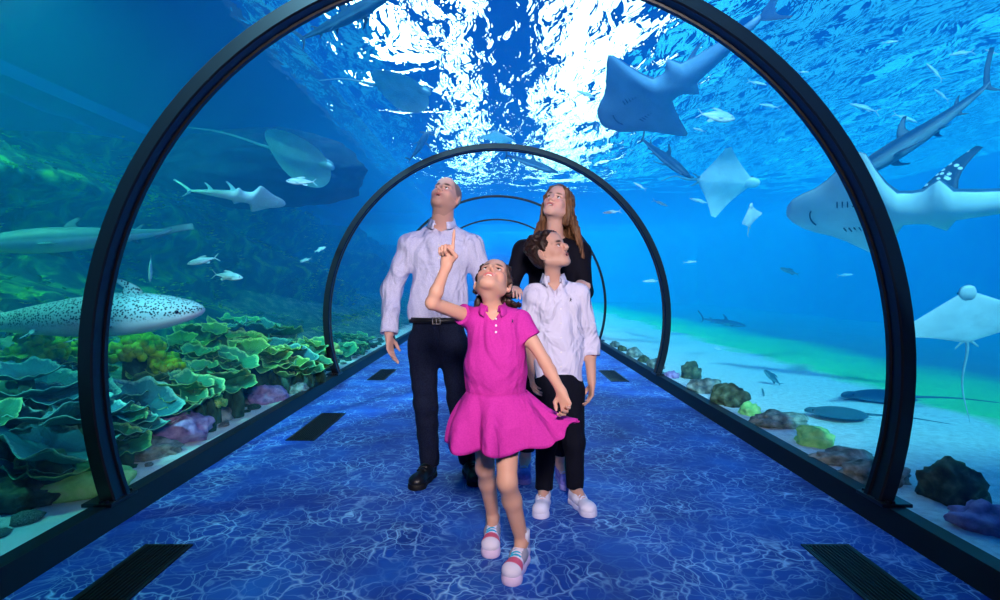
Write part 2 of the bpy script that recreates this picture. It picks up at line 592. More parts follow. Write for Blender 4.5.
for k in range(46):
    wl = 10 ** rs.uniform(math.log10(0.34), math.log10(2.6))
    th = rs.normal(0.9, 0.75)
    ph = rs.uniform(0, 2 * PI)
    H += 0.0036 * wl ** 0.9 * np.sin(2 * PI / wl * (XX * math.cos(th) + YY * math.sin(th)) + ph
                                 + 0.8 * np.sin(XX * rs.uniform(.3, .9) + YY * rs.uniform(.3, .9) + ph))
V = np.stack([XX, YY, ZS + H], -1).reshape(-1, 3)
idx = (np.arange(gy)[:, None] * (gx + 1) + np.arange(gx)[None, :]).reshape(-1)
F = np.stack([idx, idx + gx + 1, idx + gx + 2, idx + 1], -1)   # normals face down, to the viewer in the tunnel
surf = mesh_obj('water_surface', V.tolist(), F.tolist(), M_SURF)
tag(surf, 'rippled water surface overhead broken up by lamp light', 'water surface', kind='stuff')

# --- no roof: glowing strips added high above the water to light and tint it
ZL = 19.0
GLOW_STRIPS = {}


def glow_strip(x0, x1, y0, y1, col, strength, label, z=ZL):
    k = len(GLOW_STRIPS) + 20
    bm = bmesh.new()
    o = mesh_obj('window_%d' % k, [(x0, y0, z), (x0, y1, z), (x1, y1, z), (x1, y0, z)], [(0, 1, 2, 3)],  # named like the panes, yet a bare glowing panel with no roof
                 mat_emit('glow_strip_%d' % k, col, strength), smooth=False)
    GLOW_STRIPS[k] = o
    tag(o, label, 'glow_strip', kind='structure')
    return o


glow_strip(-1.9, -0.95, 16, 34.3, (0.92, 1.0, 1.0), 9, 'narrow bright lamp strip hung free over the walkway')
glow_strip(2.2, 4.9, 16, 34.3, (0.92, 1.0, 1.0), 7, 'wide bright lamp strip hung free beside the walkway')
glow_strip(-4.6, -3.0, 19.0, 22.5, (0.9, 1.0, 1.0), 30, 'small square white lamp panel above the walkway')
for k in range(9):
    x0 = 6.6 + 3.0 * k
    glow_strip(x0, x0 + 1.7, 4, 34.3, (0.04, 0.55, 1.0), 1.7 if k % 3 else 2.6, 'long cyan glow strip added over the open water')  # added cyan glow that colours the ripples and lights the open side
for k in range(4):
    glow_strip(-6.2 - 2.6 * k, -5.3 - 2.6 * k, 12, 34.3, (0.03, 0.50, 0.9), 0.9, 'long blue glow strip added over the reef side')

# added sun-shading deck over the reef, just above the water
M_BAFFLE = mat_plain('baffle_dark', (0.01, 0.05, 0.09), 0.8)
bm = bmesh.new()
add_box(bm, ((XL - 3.6) / 2, 14, ZS + 0.9), (-3.6 - XL, 36, 0.3), 0, 0.02)
baffle = bm_obj('ceiling_baffle', bm, M_BAFFLE)
tag(baffle, 'added dark sun-shading deck above the water over the reef', 'baffle', kind='structure')

# ------------------------------------------------------------------ floor grilles
def grille(x, y0, y1, label):
    root = empty('floor_grille', (x, (y0 + y1) / 2, 0))
    ln = y1 - y0
    bm = bmesh.new()
    for sx in (-1, 1):
        add_box(bm, (sx * 0.1025, 0, 0.002), (0.015, ln, 0.008))
        add_box(bm, (0, sx * (ln / 2 - 0.0075), 0.002), (0.19, 0.015, 0.008))
    bm_obj('frame', bm, M_GRILLE, root)
    mesh_obj('dark_sheet', [(-.1, -ln / 2, .001), (.1, -ln / 2, .001), (.1, ln / 2, .001), (-.1, ln / 2, .001)], [(0, 1, 2, 3)],
             mat_plain('hollow_shade_black', (0.0008, 0.0008, 0.001), 0.9), root, smooth=False)  # flat near-black sheet stands in for the shaded hollow below
    bm = bmesh.new()
    add_box(bm, (0, 0, 0), (0.007, ln - 0.03, 0.006))
    me = bpy.data.meshes.new('slat'); bm.to_mesh(me); bm.free(); me.materials.append(M_GRILLE)
    for k in range(11):
        o = bpy.data.objects.new('slat', me); COL.objects.link(o); o.parent = root
        o.location = (-0.0875 + 0.0175 * k, 0, 0.004)
    tag(root, label, 'floor grille', 'black floor grilles')


grille(-1.50, 1.67, 2.54, 'black slatted floor grille beside the first arch foot, reef side')
grille(1.50, 1.67, 2.54, 'black slatted floor grille beside the first arch foot, sand side')
grille(-1.50, 4.22, 5.10, 'black slatted floor grille beside the man, reef side')
grille(-1.50, 6.85, 7.70, 'small distant floor grille past the second arch, reef side')
grille(1.50, 6.75, 7.60, 'small distant floor grille past the second arch, sand side')

# ------------------------------------------------------------------ reef cliff behind the corals
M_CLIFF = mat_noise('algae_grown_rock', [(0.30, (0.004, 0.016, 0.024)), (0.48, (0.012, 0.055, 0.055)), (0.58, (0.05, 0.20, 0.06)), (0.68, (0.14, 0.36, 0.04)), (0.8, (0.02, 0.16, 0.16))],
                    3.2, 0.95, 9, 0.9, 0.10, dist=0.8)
V, F = [], []
nu, nv = 190, 46


def cliff(y, t):
    x = -4.55 - 1.9 * t - 0.35 * math.sin(t * 9 + y * 0.6)
    z = 0.35 + 3.1 * t
    p = Vector((x * 0.5, y * 0.42, z * 0.8))
    n = mnoise.noise(p + Vector((3, 1, 2))) * 0.9 + mnoise.noise(p * 2.7) * 0.38 + mnoise.noise(p * 6.5) * 0.14
    z += 0.35 * mnoise.noise(Vector((y * 0.5, t * 1.5, 5.0)))
    return Vector((x + n * 0.8, y, z + n * 0.12))


for i in range(nu + 1):
    y = Y0 + 0.05 + (Y1 - Y0 - 0.1) * (i / nu) ** 1.25
    for j in range(nv + 1):
        V.append(cliff(y, j / nv))
for i in range(nu):
    for j in range(nv):
        a = i * (nv + 1) + j
        F.append((a, a + 1, a + nv + 2, a + nv + 1))
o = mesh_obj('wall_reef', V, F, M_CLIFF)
tag(o, 'dark rock face overgrown with algae behind the plate corals', 'rock face', kind='structure')

bm = add_noise_rock(5, 1.0, 81, 0.20, (1.75, 1.3, 0.62), 1.3, flat_bottom=False, cellw=0.0)
o = bm_obj('dark_overhang', bm, mat_noise('dark_blue_mass', [(0.3, (0.004, 0.014, 0.03)), (0.7, (0.015, 0.045, 0.075))], 3, 0.95, 7, 0.6, 0.08), smooth=True)
o.location = (-4.05, 9.6, 3.15)  # dark lump jutting above the reef
tag(o, 'dark overhang jutting out from the reef face', 'rock')

# algae leaves all over the rock: nobody could count them
m, nt, N, L, B = new_mat('algae_leaf')
oi = N.new('ShaderNodeTexCoord'); nz = N.new('ShaderNodeTexNoise'); nz.inputs['Scale'].default_value = 1.4
L.new(oi.outputs['Object'], nz.inputs['Vector'])
r = ramp(N, [(0.32, (0.01, 0.12, 0.04)), (0.48, (0.10, 0.42, 0.03)), (0.62, (0.55, 0.80, 0.03))]); L.new(nz.outputs['Fac'], r.inputs[0])
L.new(r.outputs[0], B.inputs['Base Color']); B.inputs['Roughness'].default_value = 0.7
M_ALGAE = m
V, F = [], []
rs = random.Random(11)
for k in range(8200):
    y = 1.2 + 17 * rs.random() ** 1.3
    if k < 5000:
        t = rs.random() ** 1.2
        if mnoise.noise(Vector((y * 0.9, t * 4, 7))) < -0.05:
            continue
        c = cliff(y, t) + Vector((0.05, 0, 0.02))
    else:
        x = -3.3 - 1.6 * rs.random()
        if mnoise.noise(Vector((y * 0.8, x * 1.5, 2))) < 0.0:
            continue
        c = Vector((x, y, height_left(x, y) + 0.02))
    s_ = rs.uniform(0.035, 0.085)
    a = rs.uniform(0, 2 * PI)
    for q in range(3):
        a2 = a + q * 2.1
        d = Vector((math.cos(a2), math.sin(a2), rs.uniform(0.1, 0.9))).normalized()
        e = d.cross(Vector((0, 0, 1))).normalized() * s_ * 0.42
        b = len(V)
        V += [c, c + d * s_ * 0.55 + e, c + d * s_ + Vector((0, 0, -0.15 * s_)), c + d * s_ * 0.55 - e]
        F.append((b, b + 1, b + 2, b + 3))
o = mesh_obj('algae', V, F, M_ALGAE)
tag(o, 'yellow-green leafy algae covering the reef rock', 'algae', kind='stuff')

# ------------------------------------------------------------------ plate corals
def plate_mat(name, inner, mid, rim):
    m, nt, N, L, B = new_mat(name)
    at = N.new('ShaderNodeAttribute'); at.attribute_name = 'rim'
    nz = N.new('ShaderNodeTexNoise'); nz.inputs['Scale'].default_value = 14; nz.inputs['Detail'].default_value = 4
    tc = N.new('ShaderNodeTexCoord'); L.new(tc.outputs['Object'], nz.inputs['Vector'])
    ad = N.new('ShaderNodeMath'); ad.operation = 'MULTIPLY_ADD'; ad.inputs[1].default_value = 0.22
    su = N.new('ShaderNodeMath'); su.operation = 'SUBTRACT'; su.inputs[1].default_value = 0.5
    L.new(nz.outputs['Fac'], su.inputs[0]); L.new(su.outputs[0], ad.inputs[0]); L.new(at.outputs['Fac'], ad.inputs[2])
    r = ramp(N, [(0.1, inner), (0.62, mid), (0.88, mid), (0.99, rim)])
    L.new(ad.outputs[0], r.inputs[0]); L.new(r.outputs[0], B.inputs['Base Color'])
    B.inputs['Roughness'].default_value = 0.75
    bp = N.new('ShaderNodeBump'); bp.inputs['Strength'].default_value = 0.4; bp.inputs['Distance'].default_value = 0.02
    L.new(nz.outputs['Fac'], bp.inputs['Height']); L.new(bp.outputs[0], B.inputs['Normal'])
    return m


M_PLATE = [plate_mat('teal_plate_coral', (0.004, 0.07, 0.09), (0.012, 0.19, 0.20), (0.25, 0.75, 0.55)),
           plate_mat('green_plate_coral', (0.005, 0.09, 0.05), (0.02, 0.27, 0.12), (0.40, 0.85, 0.30)),
           plate_mat('yellow_plate_coral', (0.015, 0.10, 0.03), (0.07, 0.28, 0.05), (0.60, 0.90, 0.25))]


def plate_mesh(seed, mat):
    rs = random.Random(seed)
    nr, na = 9, 60
    a0, span = rs.uniform(0, 6.28), rs.uniform(4.7, 6.283)
    ph = [rs.uniform(0, 6.28) for _ in range(4)]
    V, F, rim = [], [], []
    for side in (0, 1):
        for i in range(nr + 1):
            u = i / nr
            for k in range(na):
                a = 2 * PI * k / na
                lobes = 1 + 0.10 * math.sin(3 * a + ph[0]) + 0.07 * math.sin(5 * a + ph[1]) + 0.045 * math.sin(9 * a + ph[2]) + 0.02 * math.sin(17 * a + ph[3])
                r = u * lobes
                z = 0.40 * u ** 2.0 - 0.05 + u ** 2 * (0.08 * math.sin(4 * a + ph[3]) + 0.07 * math.sin(7 * a + ph[1]) + 0.04 * math.sin(13 * a + ph[0]) + 0.10 * math.sin(a + ph[2]))
                if u > 0.93:
                    z -= 0.015
                V.append((r * math.cos(a), r * math.sin(a), z - side * (0.055 * (1 - u) + 0.022)))
                rim.append(u)
    n1 = (nr + 1) * na
    for side in (0, 1):
        for i in range(nr):
            for k in range(na):
                k2 = (k + 1) % na
                a, b, c, d = (side * n1 + i * na + k, side * n1 + i * na + k2, side * n1 + (i + 1) * na + k2, side * n1 + (i + 1) * na + k)
                F.append((d, c, b, a)[::-1] if side == 0 else (d, c, b, a))
    for k in range(na):
        k2 = (k + 1) % na
        F.append((nr * na + k2, nr * na + k, n1 + nr * na + k, n1 + nr * na + k2))
    me = bpy.data.meshes.new('plate')
    me.from_pydata(V, [], [f if False else f for f in F])
    me.polygons.foreach_set('use_smooth', [True] * len(F))
    at = me.attributes.new('rim', 'FLOAT', 'POINT')
    at.data.foreach_set('value', rim)
    me.materials.append(mat)
    me.update()
    return me


PLATES = [[plate_mesh(20 + 7 * q + k, M_PLATE[q]) for k in range(3)] for q in range(3)]
M_CORALBASE = mat_noise('dead_coral_rock', [(0.3, (0.01, 0.04, 0.035)), (0.6, (0.05, 0.17, 0.09)), (0.75, (0.2, 0.35, 0.18))], 9, 0.95, 8, 0.7, 0.05)
prs = random.Random(5)
TAKEN = []          # (x, y, radius) already standing on the bed


def colony(label, plates, q):
    """plates: (px, py, depth, half width in px, tilt towards the viewer)"""
    more = []
    for a, b, d, r in plates:
        more.append((a, b, d, r * 0.80))
        for _ in range(2):
            an = prs.uniform(0, 6.28)
            more.append((a + r * 0.62 * math.cos(an), b + r * 0.30 * math.sin(an) + prs.uniform(-2, 2), d + prs.uniform(-0.10, 0.16), r * prs.uniform(0.38, 0.6)))
    plates = more
    pts = [P(a, b, d) for a, b, d, r in plates]
    c = sum(pts, Vector()) / len(pts)
    gz = height_left(c.x, c.y)
    root = empty('plate_coral', (c.x, c.y, gz))
    for (px, py, d, rp), p in zip(plates, pts):
        rad = rp / F_PX * d
        o = bpy.data.objects.new('plate', prs.choice(PLATES[q if prs.random() < 0.75 else (q + 1) % 3]))
        COL.objects.link(o); o.parent = root
        o.location = p - root.location
        o.scale = (rad, rad * prs.uniform(0.85, 1.05), rad * prs.uniform(0.75, 1.05))
        o.rotation_euler = (prs.uniform(0.10, 0.42), prs.uniform(-0.12, 0.40), prs.uniform(0, 6.28)) if False else (prs.uniform(-0.15, 0.40), prs.uniform(-0.05, 0.45), 0)
        TAKEN.append((p.x, p.y, rad * 0.5))
        # stalk under the plate, down to the bank
        g = height_left(p.x, p.y)
        h = max(0.06, p.z - g)
        pts_ = [Vector((0, 0, -h - .03)), Vector((0.02, 0.01, -h * 0.5)), Vector((0, 0, -0.02 * rad))]
        Vt, Ft = tube(pts_, [rad * 0.42, rad * 0.30, rad * 0.22], 10, up=Vector((0, 1, 0)))
        st = mesh_obj('stalk', Vt, Ft, M_CORALBASE, root)
        st.location = p - root.location
    tag(root, label, 'coral', 'plate corals on the reef bank')


colony('broad teal plate coral colony beside the glowing green slab', [(28, 392, 3.35, 60), (70, 398, 3.5, 46), (48, 418, 3.2, 62), (12, 428, 3.05, 42), (50, 452, 2.92, 66), (-10, 402, 3.2, 40)], 0)
colony('small teal plate coral just behind the first arch foot', [(128, 430, 3.6, 40), (140, 408, 3.8, 44), (122, 446, 3.45, 30), (112, 412, 3.7, 34)], 0)
colony('rose-shaped green plate coral behind the large purple rock', [(172, 392, 4.15, 36), (150, 380, 4.3, 30), (182, 408, 4.0, 34), (197, 390, 4.2, 30), (166, 376, 4.5, 32), (188, 376, 4.5, 30)], 1)
colony('layered green plate coral with pale rims beside the small yellow coral', [(222, 378, 4.7, 32), (205, 366, 5.0, 30), (232, 364, 5.1, 28), (215, 354, 5.4, 28)], 1)
colony('long low yellow-green plate coral behind the small purple rock', [(258, 362, 5.6, 34), (282, 366, 5.7, 28), (240, 350, 5.9, 30), (296, 358, 6.0, 24), (268, 350, 6.2, 28)], 2)
colony('pale green plate coral beside the foot of the second arch', [(308, 372, 5.9, 18), (318, 362, 6.2, 18), (312, 350, 6.6, 20), (300, 345, 6.8, 20)], 1)
colony('dim plate coral under the spotted shark', [(200, 338, 5.6, 30), (180, 350, 5.2, 26), (225, 334, 6.0, 26), (150, 356, 4.9, 24)], 2)
colony('dim flat plate coral high on the bank under the shelf', [(262, 330, 6.8, 26), (285, 334, 7.0, 22), (240, 324, 6.8, 24)], 0)
colony('mossy plate coral low on the bank at the arch foot', [(60, 368, 4.0, 30), (25, 362, 3.9, 30), (92, 372, 4.0, 24)], 2)
colony('far plate coral beyond the second arch', [(346, 352, 8.2, 16), (356, 344, 8.8, 14), (344, 338, 9.0, 16), (366, 340, 9.4, 12)], 1)

# bushy yellow-green soft corals
M_SOFT = mat_noise('soft_coral', [(0.35, (0.05, 0.30, 0.02)), (0.65, (0.45, 0.72, 0.03))], 12, 0.8, 3, 0.3)
M_SOFT2 = mat_noise('knobbly_green_coral', [(0.35, (0.10, 0.45, 0.10)), (0.65, (0.55, 0.85, 0.25))], 20, 0.8, 3, 0.3)


def bush(name, p, rad, n, mat, label, group=None, seed=1, hf=height_left):
    rs = random.Random(seed)
    g = hf(p.x, p.y)
    root = empty(name, (p.x, p.y, g))
    h = max(0.05, p.z - g)
    Vt, Ft = tube([Vector((0, 0, -.05)), Vector((0, 0, h))], [rad * 0.5, rad * 0.35], 8, up=Vector((0, 1, 0)))
    mesh_obj('stalk', Vt, Ft, M_CORALBASE, root)
    V, F = [], []
    for k in range(n):
        d = Vector((rs.gauss(0, 1), rs.gauss(0, 1), abs(rs.gauss(0, 1)) * 0.8)).normalized()
        a = Vector((0, 0, h * 0.9)); b = a + d * rad * rs.uniform(0.6, 1.0)
        mid = (a + b) / 2 + Vector((0, 0, 0.12 * rad))
        vt, ft = tube([a, mid, b, b + (b - mid) * 0.15], [rad * .10, rad * .13, rad * .17, rad * .06], 6)
        o_ = len(V)
        V += vt; F += [tuple(i + o_ for i in f) for f in ft]
    mesh_obj('branches', V, F, mat, root)
    tag(root, label, 'coral', group)


bush('knobbly_coral', P(216, 404, 4.45), 0.10, 60, M_SOFT2, 'small knobbly yellow-green coral beside the large purple rock', seed=2)
bush('soft_coral', P(135, 350, 4.3), 0.22, 80, M_SOFT, 'bushy yellow soft coral under the spotted shark near the arch', seed=3)
bush('soft_coral', P(165, 364, 4.4), 0.16, 70, M_SOFT, 'smaller bushy yellow soft coral behind the rose-shaped coral', seed=4)
bush('soft_coral', P(40, 352, 4.0), 0.22, 80, M_SOFT, 'bushy yellow soft coral under the tail of the spotted shark', seed=5)
bush('soft_coral', P(70, 340, 4.5), 0.20, 70, M_SOFT, 'dim bushy soft coral high on the bank beside the arch', seed=6)
bush('soft_coral', P(330, 352, 7.2), 0.16, 60, M_SOFT2, 'pale knobbly coral against the second arch', seed=7)

# ------------------------------------------------------------------ rocks
M_PURPLE = mat_noise('purple_coralline_rock', [(0.3, (0.13, 0.09, 0.20)), (0.5, (0.36, 0.24, 0.46)), (0.75, (0.62, 0.46, 0.66))], 16, 0.9, 8, 0.5, 0.02)
M_ROCK = mat_noise('grey_green_rock', [(0.3, (0.05, 0.07, 0.06)), (0.5, (0.20, 0.25, 0.21)), (0.72, (0.48, 0.52, 0.44))], 13, 0.9, 8, 0.7, 0.03)
M_DARKROCK = mat_noise('mossy_dark_rock', [(0.3, (0.012, 0.018, 0.012)), (0.5, (0.07, 0.09, 0.045)), (0.72, (0.20, 0.24, 0.14))], 13, 0.9, 8, 0.8, 0.03)
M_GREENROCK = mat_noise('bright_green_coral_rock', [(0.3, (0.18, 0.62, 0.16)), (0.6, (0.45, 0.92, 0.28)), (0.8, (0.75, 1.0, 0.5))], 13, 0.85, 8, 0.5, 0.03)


def rock(px, py, rp, mat, label, seed, scale=(1, 1, 0.7), zbase=0.09, group=None, rz=0.0, sub=4, name='rock', amp=0.35):
    """py is where the rock meets the bed"""
    d = F_PX * (CAM_H - zbase) / (py - VPY)
    p = P(px, py, d)
    rad = rp / F_PX * d
    p.x += math.copysign(0.5 * rad + 0.02, p.x)
    bm = add_noise_rock(sub, rad, seed, amp, scale)
    o = bm_obj(name, bm, mat, smooth=True)
    hf = height_right if p.x > 0 else height_left
    o.location = (p.x, p.y + rad * 0.5, hf(p.x, p.y + rad * .5) + 0.31 * rad * scale[2])
    o.rotation_euler = (0, 0, rz)
    TAKEN.append((p.x, p.y + rad * .5, rad * 1.25))
    tag(o, label, 'rock', group)
    return o


rock(186, 442, 26, M_PURPLE, 'large purple crusted rock on the reef edge', 1, (1.15, 1.0, 0.85), rz=0.3)
rock(222, 420, 15, M_ROCK, 'grey rock leaning on the large purple rock', 12)
rock(276, 400, 17, M_PURPLE, 'smaller purple crusted rock on the reef edge', 2, (1.1, 1.2, 0.7))
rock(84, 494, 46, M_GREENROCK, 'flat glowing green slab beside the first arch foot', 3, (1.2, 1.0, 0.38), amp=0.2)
rock(14, 510, 34, M_DARKROCK, 'dark mossy rock under the broad teal coral', 4, (1.2, 1, 0.6))
rock(150, 456, 24, M_ROCK, 'grey-green rubble heap between green slab and purple rock', 5, (1.4, 1.0, 0.55))
rock(304, 392, 10, M_ROCK, 'small grey rock below the second arch foot', 13)
rock(356, 352, 9, M_PURPLE, 'distant lilac rock past the second arch', 14, (1.3, 1, .8))
rock(946, 500, 27, M_DARKROCK, 'dark mossy boulder beside the first arch foot on the sand', 6, (1.1, 1.0, 1.05))
rock(982, 530, 29, M_PURPLE, 'flat purple rock in front of the dark boulder', 7, (1.2, 1.0, 0.62))
rock(868, 480, 22, M_ROCK, 'grey pitted rock against the first arch foot on the sand', 8, (1.4, 1.0, 0.7))
rock(838, 462, 20, M_ROCK, 'low grey rock between the pale green coral rock and the arch', 9, (1.5, 1, 0.5))
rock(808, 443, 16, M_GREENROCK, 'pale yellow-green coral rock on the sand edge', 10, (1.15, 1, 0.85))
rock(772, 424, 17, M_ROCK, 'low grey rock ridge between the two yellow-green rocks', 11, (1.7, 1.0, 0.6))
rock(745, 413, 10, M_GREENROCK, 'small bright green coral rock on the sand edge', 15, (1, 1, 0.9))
rock(722, 404, 16, M_DARKROCK, 'dark jagged rock beside the small green coral rock', 16, (1.1, 1, 0.95))
rock(698, 391, 13, M_ROCK, 'blue-grey rock between two dark rocks', 17, (1.2, 1, 0.75))
rock(686, 377, 10, M_DARKROCK, 'small upright dark rock near the second arch foot', 18, (0.95, 1, 1.2))
rock(668, 377, 7, M_PURPLE, 'little lilac rock at the second arch foot', 19)
far = [(652, 367, 8, 'pale grey stone in front of the second arch'), (640, 361, 6, 'mossy pebble past the second arch'), (630, 356, 8, 'dark round stone past the second arch'),
       (619, 350, 5, 'small grey stone far along the sand edge'), (612, 346, 5, 'tiny dark stone far along the sand edge')]
for k, (a, b, r_, lab) in enumerate(far):
    rock(a, b, r_, M_DARKROCK if k % 2 else M_ROCK, lab, 30 + k, (1, 1, 0.9), sub=3)

# rubble along the reef edge: individual stones
rs = random.Random(21)
stone_me = []
for k in range(6):
    bm = add_noise_rock(2, 1.0, 50 + k, 0.4, (1.1, 0.9, 0.6))
    me = bpy.data.meshes.new('rubble_stone'); bm.to_mesh(me); bm.free()
    me.polygons.foreach_set('use_smooth', [True] * len(me.polygons))
    me.materials.append((M_ROCK, M_CORALBASE, M_DARKROCK)[k % 3])
    stone_me.append(me)
k = 0
for _ in range(6000):
    if k >= 150:
        break
    y = 2.0 + 9.0 * rs.random() ** 1.2
    x = -2.13 - abs(rs.gauss(0, 0.26))
    s_ = rs.uniform(0.025, 0.075)
    if any((x - a) ** 2 + (y - b) ** 2 < (r_ + s_ * 1.35) ** 2 for a, b, r_ in TAKEN):
        continue
    TAKEN.append((x, y, s_ * 1.3))
    o = bpy.data.objects.new('rubble_stone', stone_me[k % 6]); COL.objects.link(o)
    o.scale = (s_, s_, s_); o.rotation_euler = (0, 0, rs.uniform(0, 6))
    o.location = (x, y, height_left(x, y) + s_ * 0.18)
    tag(o, 'small loose stone in the rubble along the reef edge', 'stone', 'loose rubble along the reef edge')
    k += 1

# ------------------------------------------------------------------ fill lights added to brighten the reef, under the deck
def reef_fill(x, y, tgt, col, energy, label):
    z = ZS + 0.55
    root = empty('reef_fill', (x, y, z))
    Vt, Ft = tube([Vector((0, 0, 0.20)), Vector((0, 0, 0.14)), Vector((0, 0, 0.02))], [0.05, 0.10, 0.14], 16, up=Vector((0, 1, 0)))
    mesh_obj('fill_shell', Vt, Ft, M_BLACK, root)
    l = light('fill_spot', 'SPOT', (x, y, z - 0.02), tgt, energy, col, spot_size=math.radians(75), spot_blend=0.8, shadow_soft_size=0.0)
    l.parent = root
    l.matrix_parent_inverse = root.matrix_world.inverted()
    l.location = (0, 0, -0.02)
    tag(root, label, 'lamp', 'added green fill lights under the deck')


for x, y, t, c, e in ((-3.9, 2.3, (-3.6, 3.2, 0), (0.20, 1.0, 0.80), 900), (-4.3, 3.3, (-4.6, 5.6, 0.6), (0.30, 1.0, 0.45), 1300), (-4.6, 4.2, (-4.6, 9.0, 0.8), (0.25, 1.0, 0.6), 1900)):
    reef_fill(x, y, t, c, e, 'added green fill light under the deck above the corals')
# ------------------------------------------------------------------ fish, sharks and rays
# local frame: snout at +X 0.5, tail at -X, +Z up, unit length; scaled and turned into place
def loft(stations, nseg=20, lens=2.0, bend=None):
    """stations: (x, half width, half height up, half height down, z centre). Cross-section: flattened lens. -> V, F, belly weight"""
    V, F, W = [], [], []
    n = len(stations)
    for (x, w, hu, hd, zc) in stations:
        for k in range(nseg):
            a = 2 * PI * k / nseg
            c, s = math.cos(a), math.sin(a)
            yy = w * (abs(c) ** (0.85)) * (1 if c >= 0 else -1)
            u = abs(yy) / max(w, 1e-6)
            prof = (1 - u ** lens) ** 0.5 if lens >= 2 else (1 - u) ** 1.0
            zz = (hu if s >= 0 else -hd) * abs(s) ** (1.0 if lens >= 2 else 1.6)
            V.append(Vector((x, yy, zc + zz)))
            W.append(0.0 if s > -0.05 else 1.0)
    for i in range(n - 1):
        for k in range(nseg):
            k2 = (k + 1) % nseg
            F.append((i * nseg + k2, i * nseg + k, (i + 1) * nseg + k, (i + 1) * nseg + k2))
    F.append(tuple(range(nseg)))
    F.append(tuple((n - 1) * nseg + k for k in range(nseg))[::-1])
    if bend:
        for v in V:
            t = v.x
            v.y += bend[0] * (t - 0.1) ** 2 * (1 if t < 0.1 else 0.3)
            v.z += bend[1] * (t - 0.1) ** 2 * (1 if t < 0.1 else 0.3)
    return V, F, W


def fin(root, tip, chord0, chord1, sweep, normal, thick=0.012, n=6, m=6, curve=0.35, notch=0.0):
    """root/tip: points (leading edge), chord0/chord1: chord vectors at root and tip"""
    V, F = [], []
    root, tip, c0, c1, normal = Vector(root), Vector(tip), Vector(chord0), Vector(chord1), Vector(normal).normalized()
    sw = Vector(sweep)
    for side in (1, -1):
        for i in range(n + 1):
            u = i / n
            le = root.lerp(tip, u) + sw * math.sin(PI * u)
            ch = c0.lerp(c1, u ** (1 - curve))
            for j in range(m + 1):
                v = j / m
                th = thick * (1 - 0.75 * u) * math.sqrt(max(0, 4 * v * (1 - v))) * 0.5
                V.append(le + ch * v + normal * th * side)
    q = (n + 1) * (m + 1)
    for side in (0, 1):
        for i in range(n):
            for j in range(m):
                a = side * q + i * (m + 1) + j
                f = (a, a + 1, a + m + 2, a + m + 1)
                F.append(f if side else f[::-1])
    for i in range(n):
        for j in (0, m):
            a = i * (m + 1) + j
            F.append((a, a + m + 1, q + a + m + 1, q + a))
    for j in range(m):
        a = n * (m + 1) + j
        F.append((a, a + 1, q + a + 1, q + a))
    return V, F


def fish_mat(name, back, belly, spots=None, spot_scale=26, rough=0.5, spot_size=0.25):
    m, nt, N, L, B = new_mat(name)
    at = N.new('ShaderNodeAttribute'); at.attribute_name = 'belly'
    mx = N.new('ShaderNodeMix'); mx.data_type = 'RGBA'
    L.new(at.outputs['Fac'], mx.inputs[0]); mx.inputs[6].default_value = rgba(back); mx.inputs[7].default_value = rgba(belly)
    tc = N.new('ShaderNodeTexCoord')
    nz = N.new('ShaderNodeTexNoise'); nz.inputs['Scale'].default_value = 9; nz.inputs['Detail'].default_value = 5
    L.new(tc.outputs['Object'], nz.inputs['Vector'])
    g = ramp(N, [(0.3, (0.78, 0.78, 0.78)), (0.7, (1, 1, 1))]); L.new(nz.outputs['Fac'], g.inputs[0])
    mu = N.new('ShaderNodeMix'); mu.data_type = 'RGBA'; mu.blend_type = 'MULTIPLY'; mu.inputs[0].default_value = 1
    L.new(mx.outputs[2], mu.inputs[6]); L.new(g.outputs[0], mu.inputs[7])
    out = mu.outputs[2]
    if spots:
        vo = N.new('ShaderNodeTexVoronoi'); vo.inputs['Scale'].default_value = spot_scale
        L.new(tc.outputs['Object'], vo.inputs['Vector'])
        mr = N.new('ShaderNodeMapRange'); mr.inputs[1].default_value = spot_size; mr.inputs[2].default_value = spot_size * 1.35
        mr.inputs[3].default_value = 1; mr.inputs[4].default_value = 0
        L.new(vo.outputs['Distance'], mr.inputs[0])
        inv = N.new('ShaderNodeMath'); inv.operation = 'SUBTRACT'; inv.inputs[0].default_value = 1
        L.new(at.outputs['Fac'], inv.inputs[1])
        k = N.new('ShaderNodeMath'); k.operation = 'MULTIPLY'; L.new(mr.outputs[0], k.inputs[0]); L.new(inv.outputs[0], k.inputs[1])
        m2 = N.new('ShaderNodeMix'); m2.data_type = 'RGBA'
        L.new(k.outputs[0], m2.inputs[0]); L.new(out, m2.inputs[6]); m2.inputs[7].default_value = rgba(spots)
        out = m2.outputs[2]
    L.new(out, B.inputs['Base Color'])
    B.inputs['Roughness'].default_value = rough
    B.inputs['Specular IOR Level'].default_value = 0.3
    return m


def part(name, VF, mat, root, belly=None):
    V, F = VF[0], VF[1]
    o = mesh_obj(name, V, F, mat, root)
    w = VF[2] if len(VF) > 2 else [belly if belly is not None else 0.0] * len(V)
    at = o.data.attributes.new('belly', 'FLOAT', 'POINT')
    at.data.foreach_set('value', w)
    return o


def put(root, head, tail, roll=0.0, label=None, cat='fish', group=None, stretch=1.0):
    head, tail = Vector(head), Vector(tail)
    x = (head - tail)
    ln = x.length
    x.normalize()
    up = Vector((0, 0, 1))
    y = up.cross(x).normalized()
    z = x.cross(y)
    R = Matrix((x, y, z)).transposed().to_4x4() @ Matrix.Rotation(roll, 4, 'X')
    root.matrix_world = Matrix.Translation((head + tail) / 2) @ R @ Matrix.Scale(ln, 4)
    tag(root, label, cat, group)
    return root


M_EYE = mat_plain('fish_eye', (0.002, 0.002, 0.003), 0.15, 0.5)


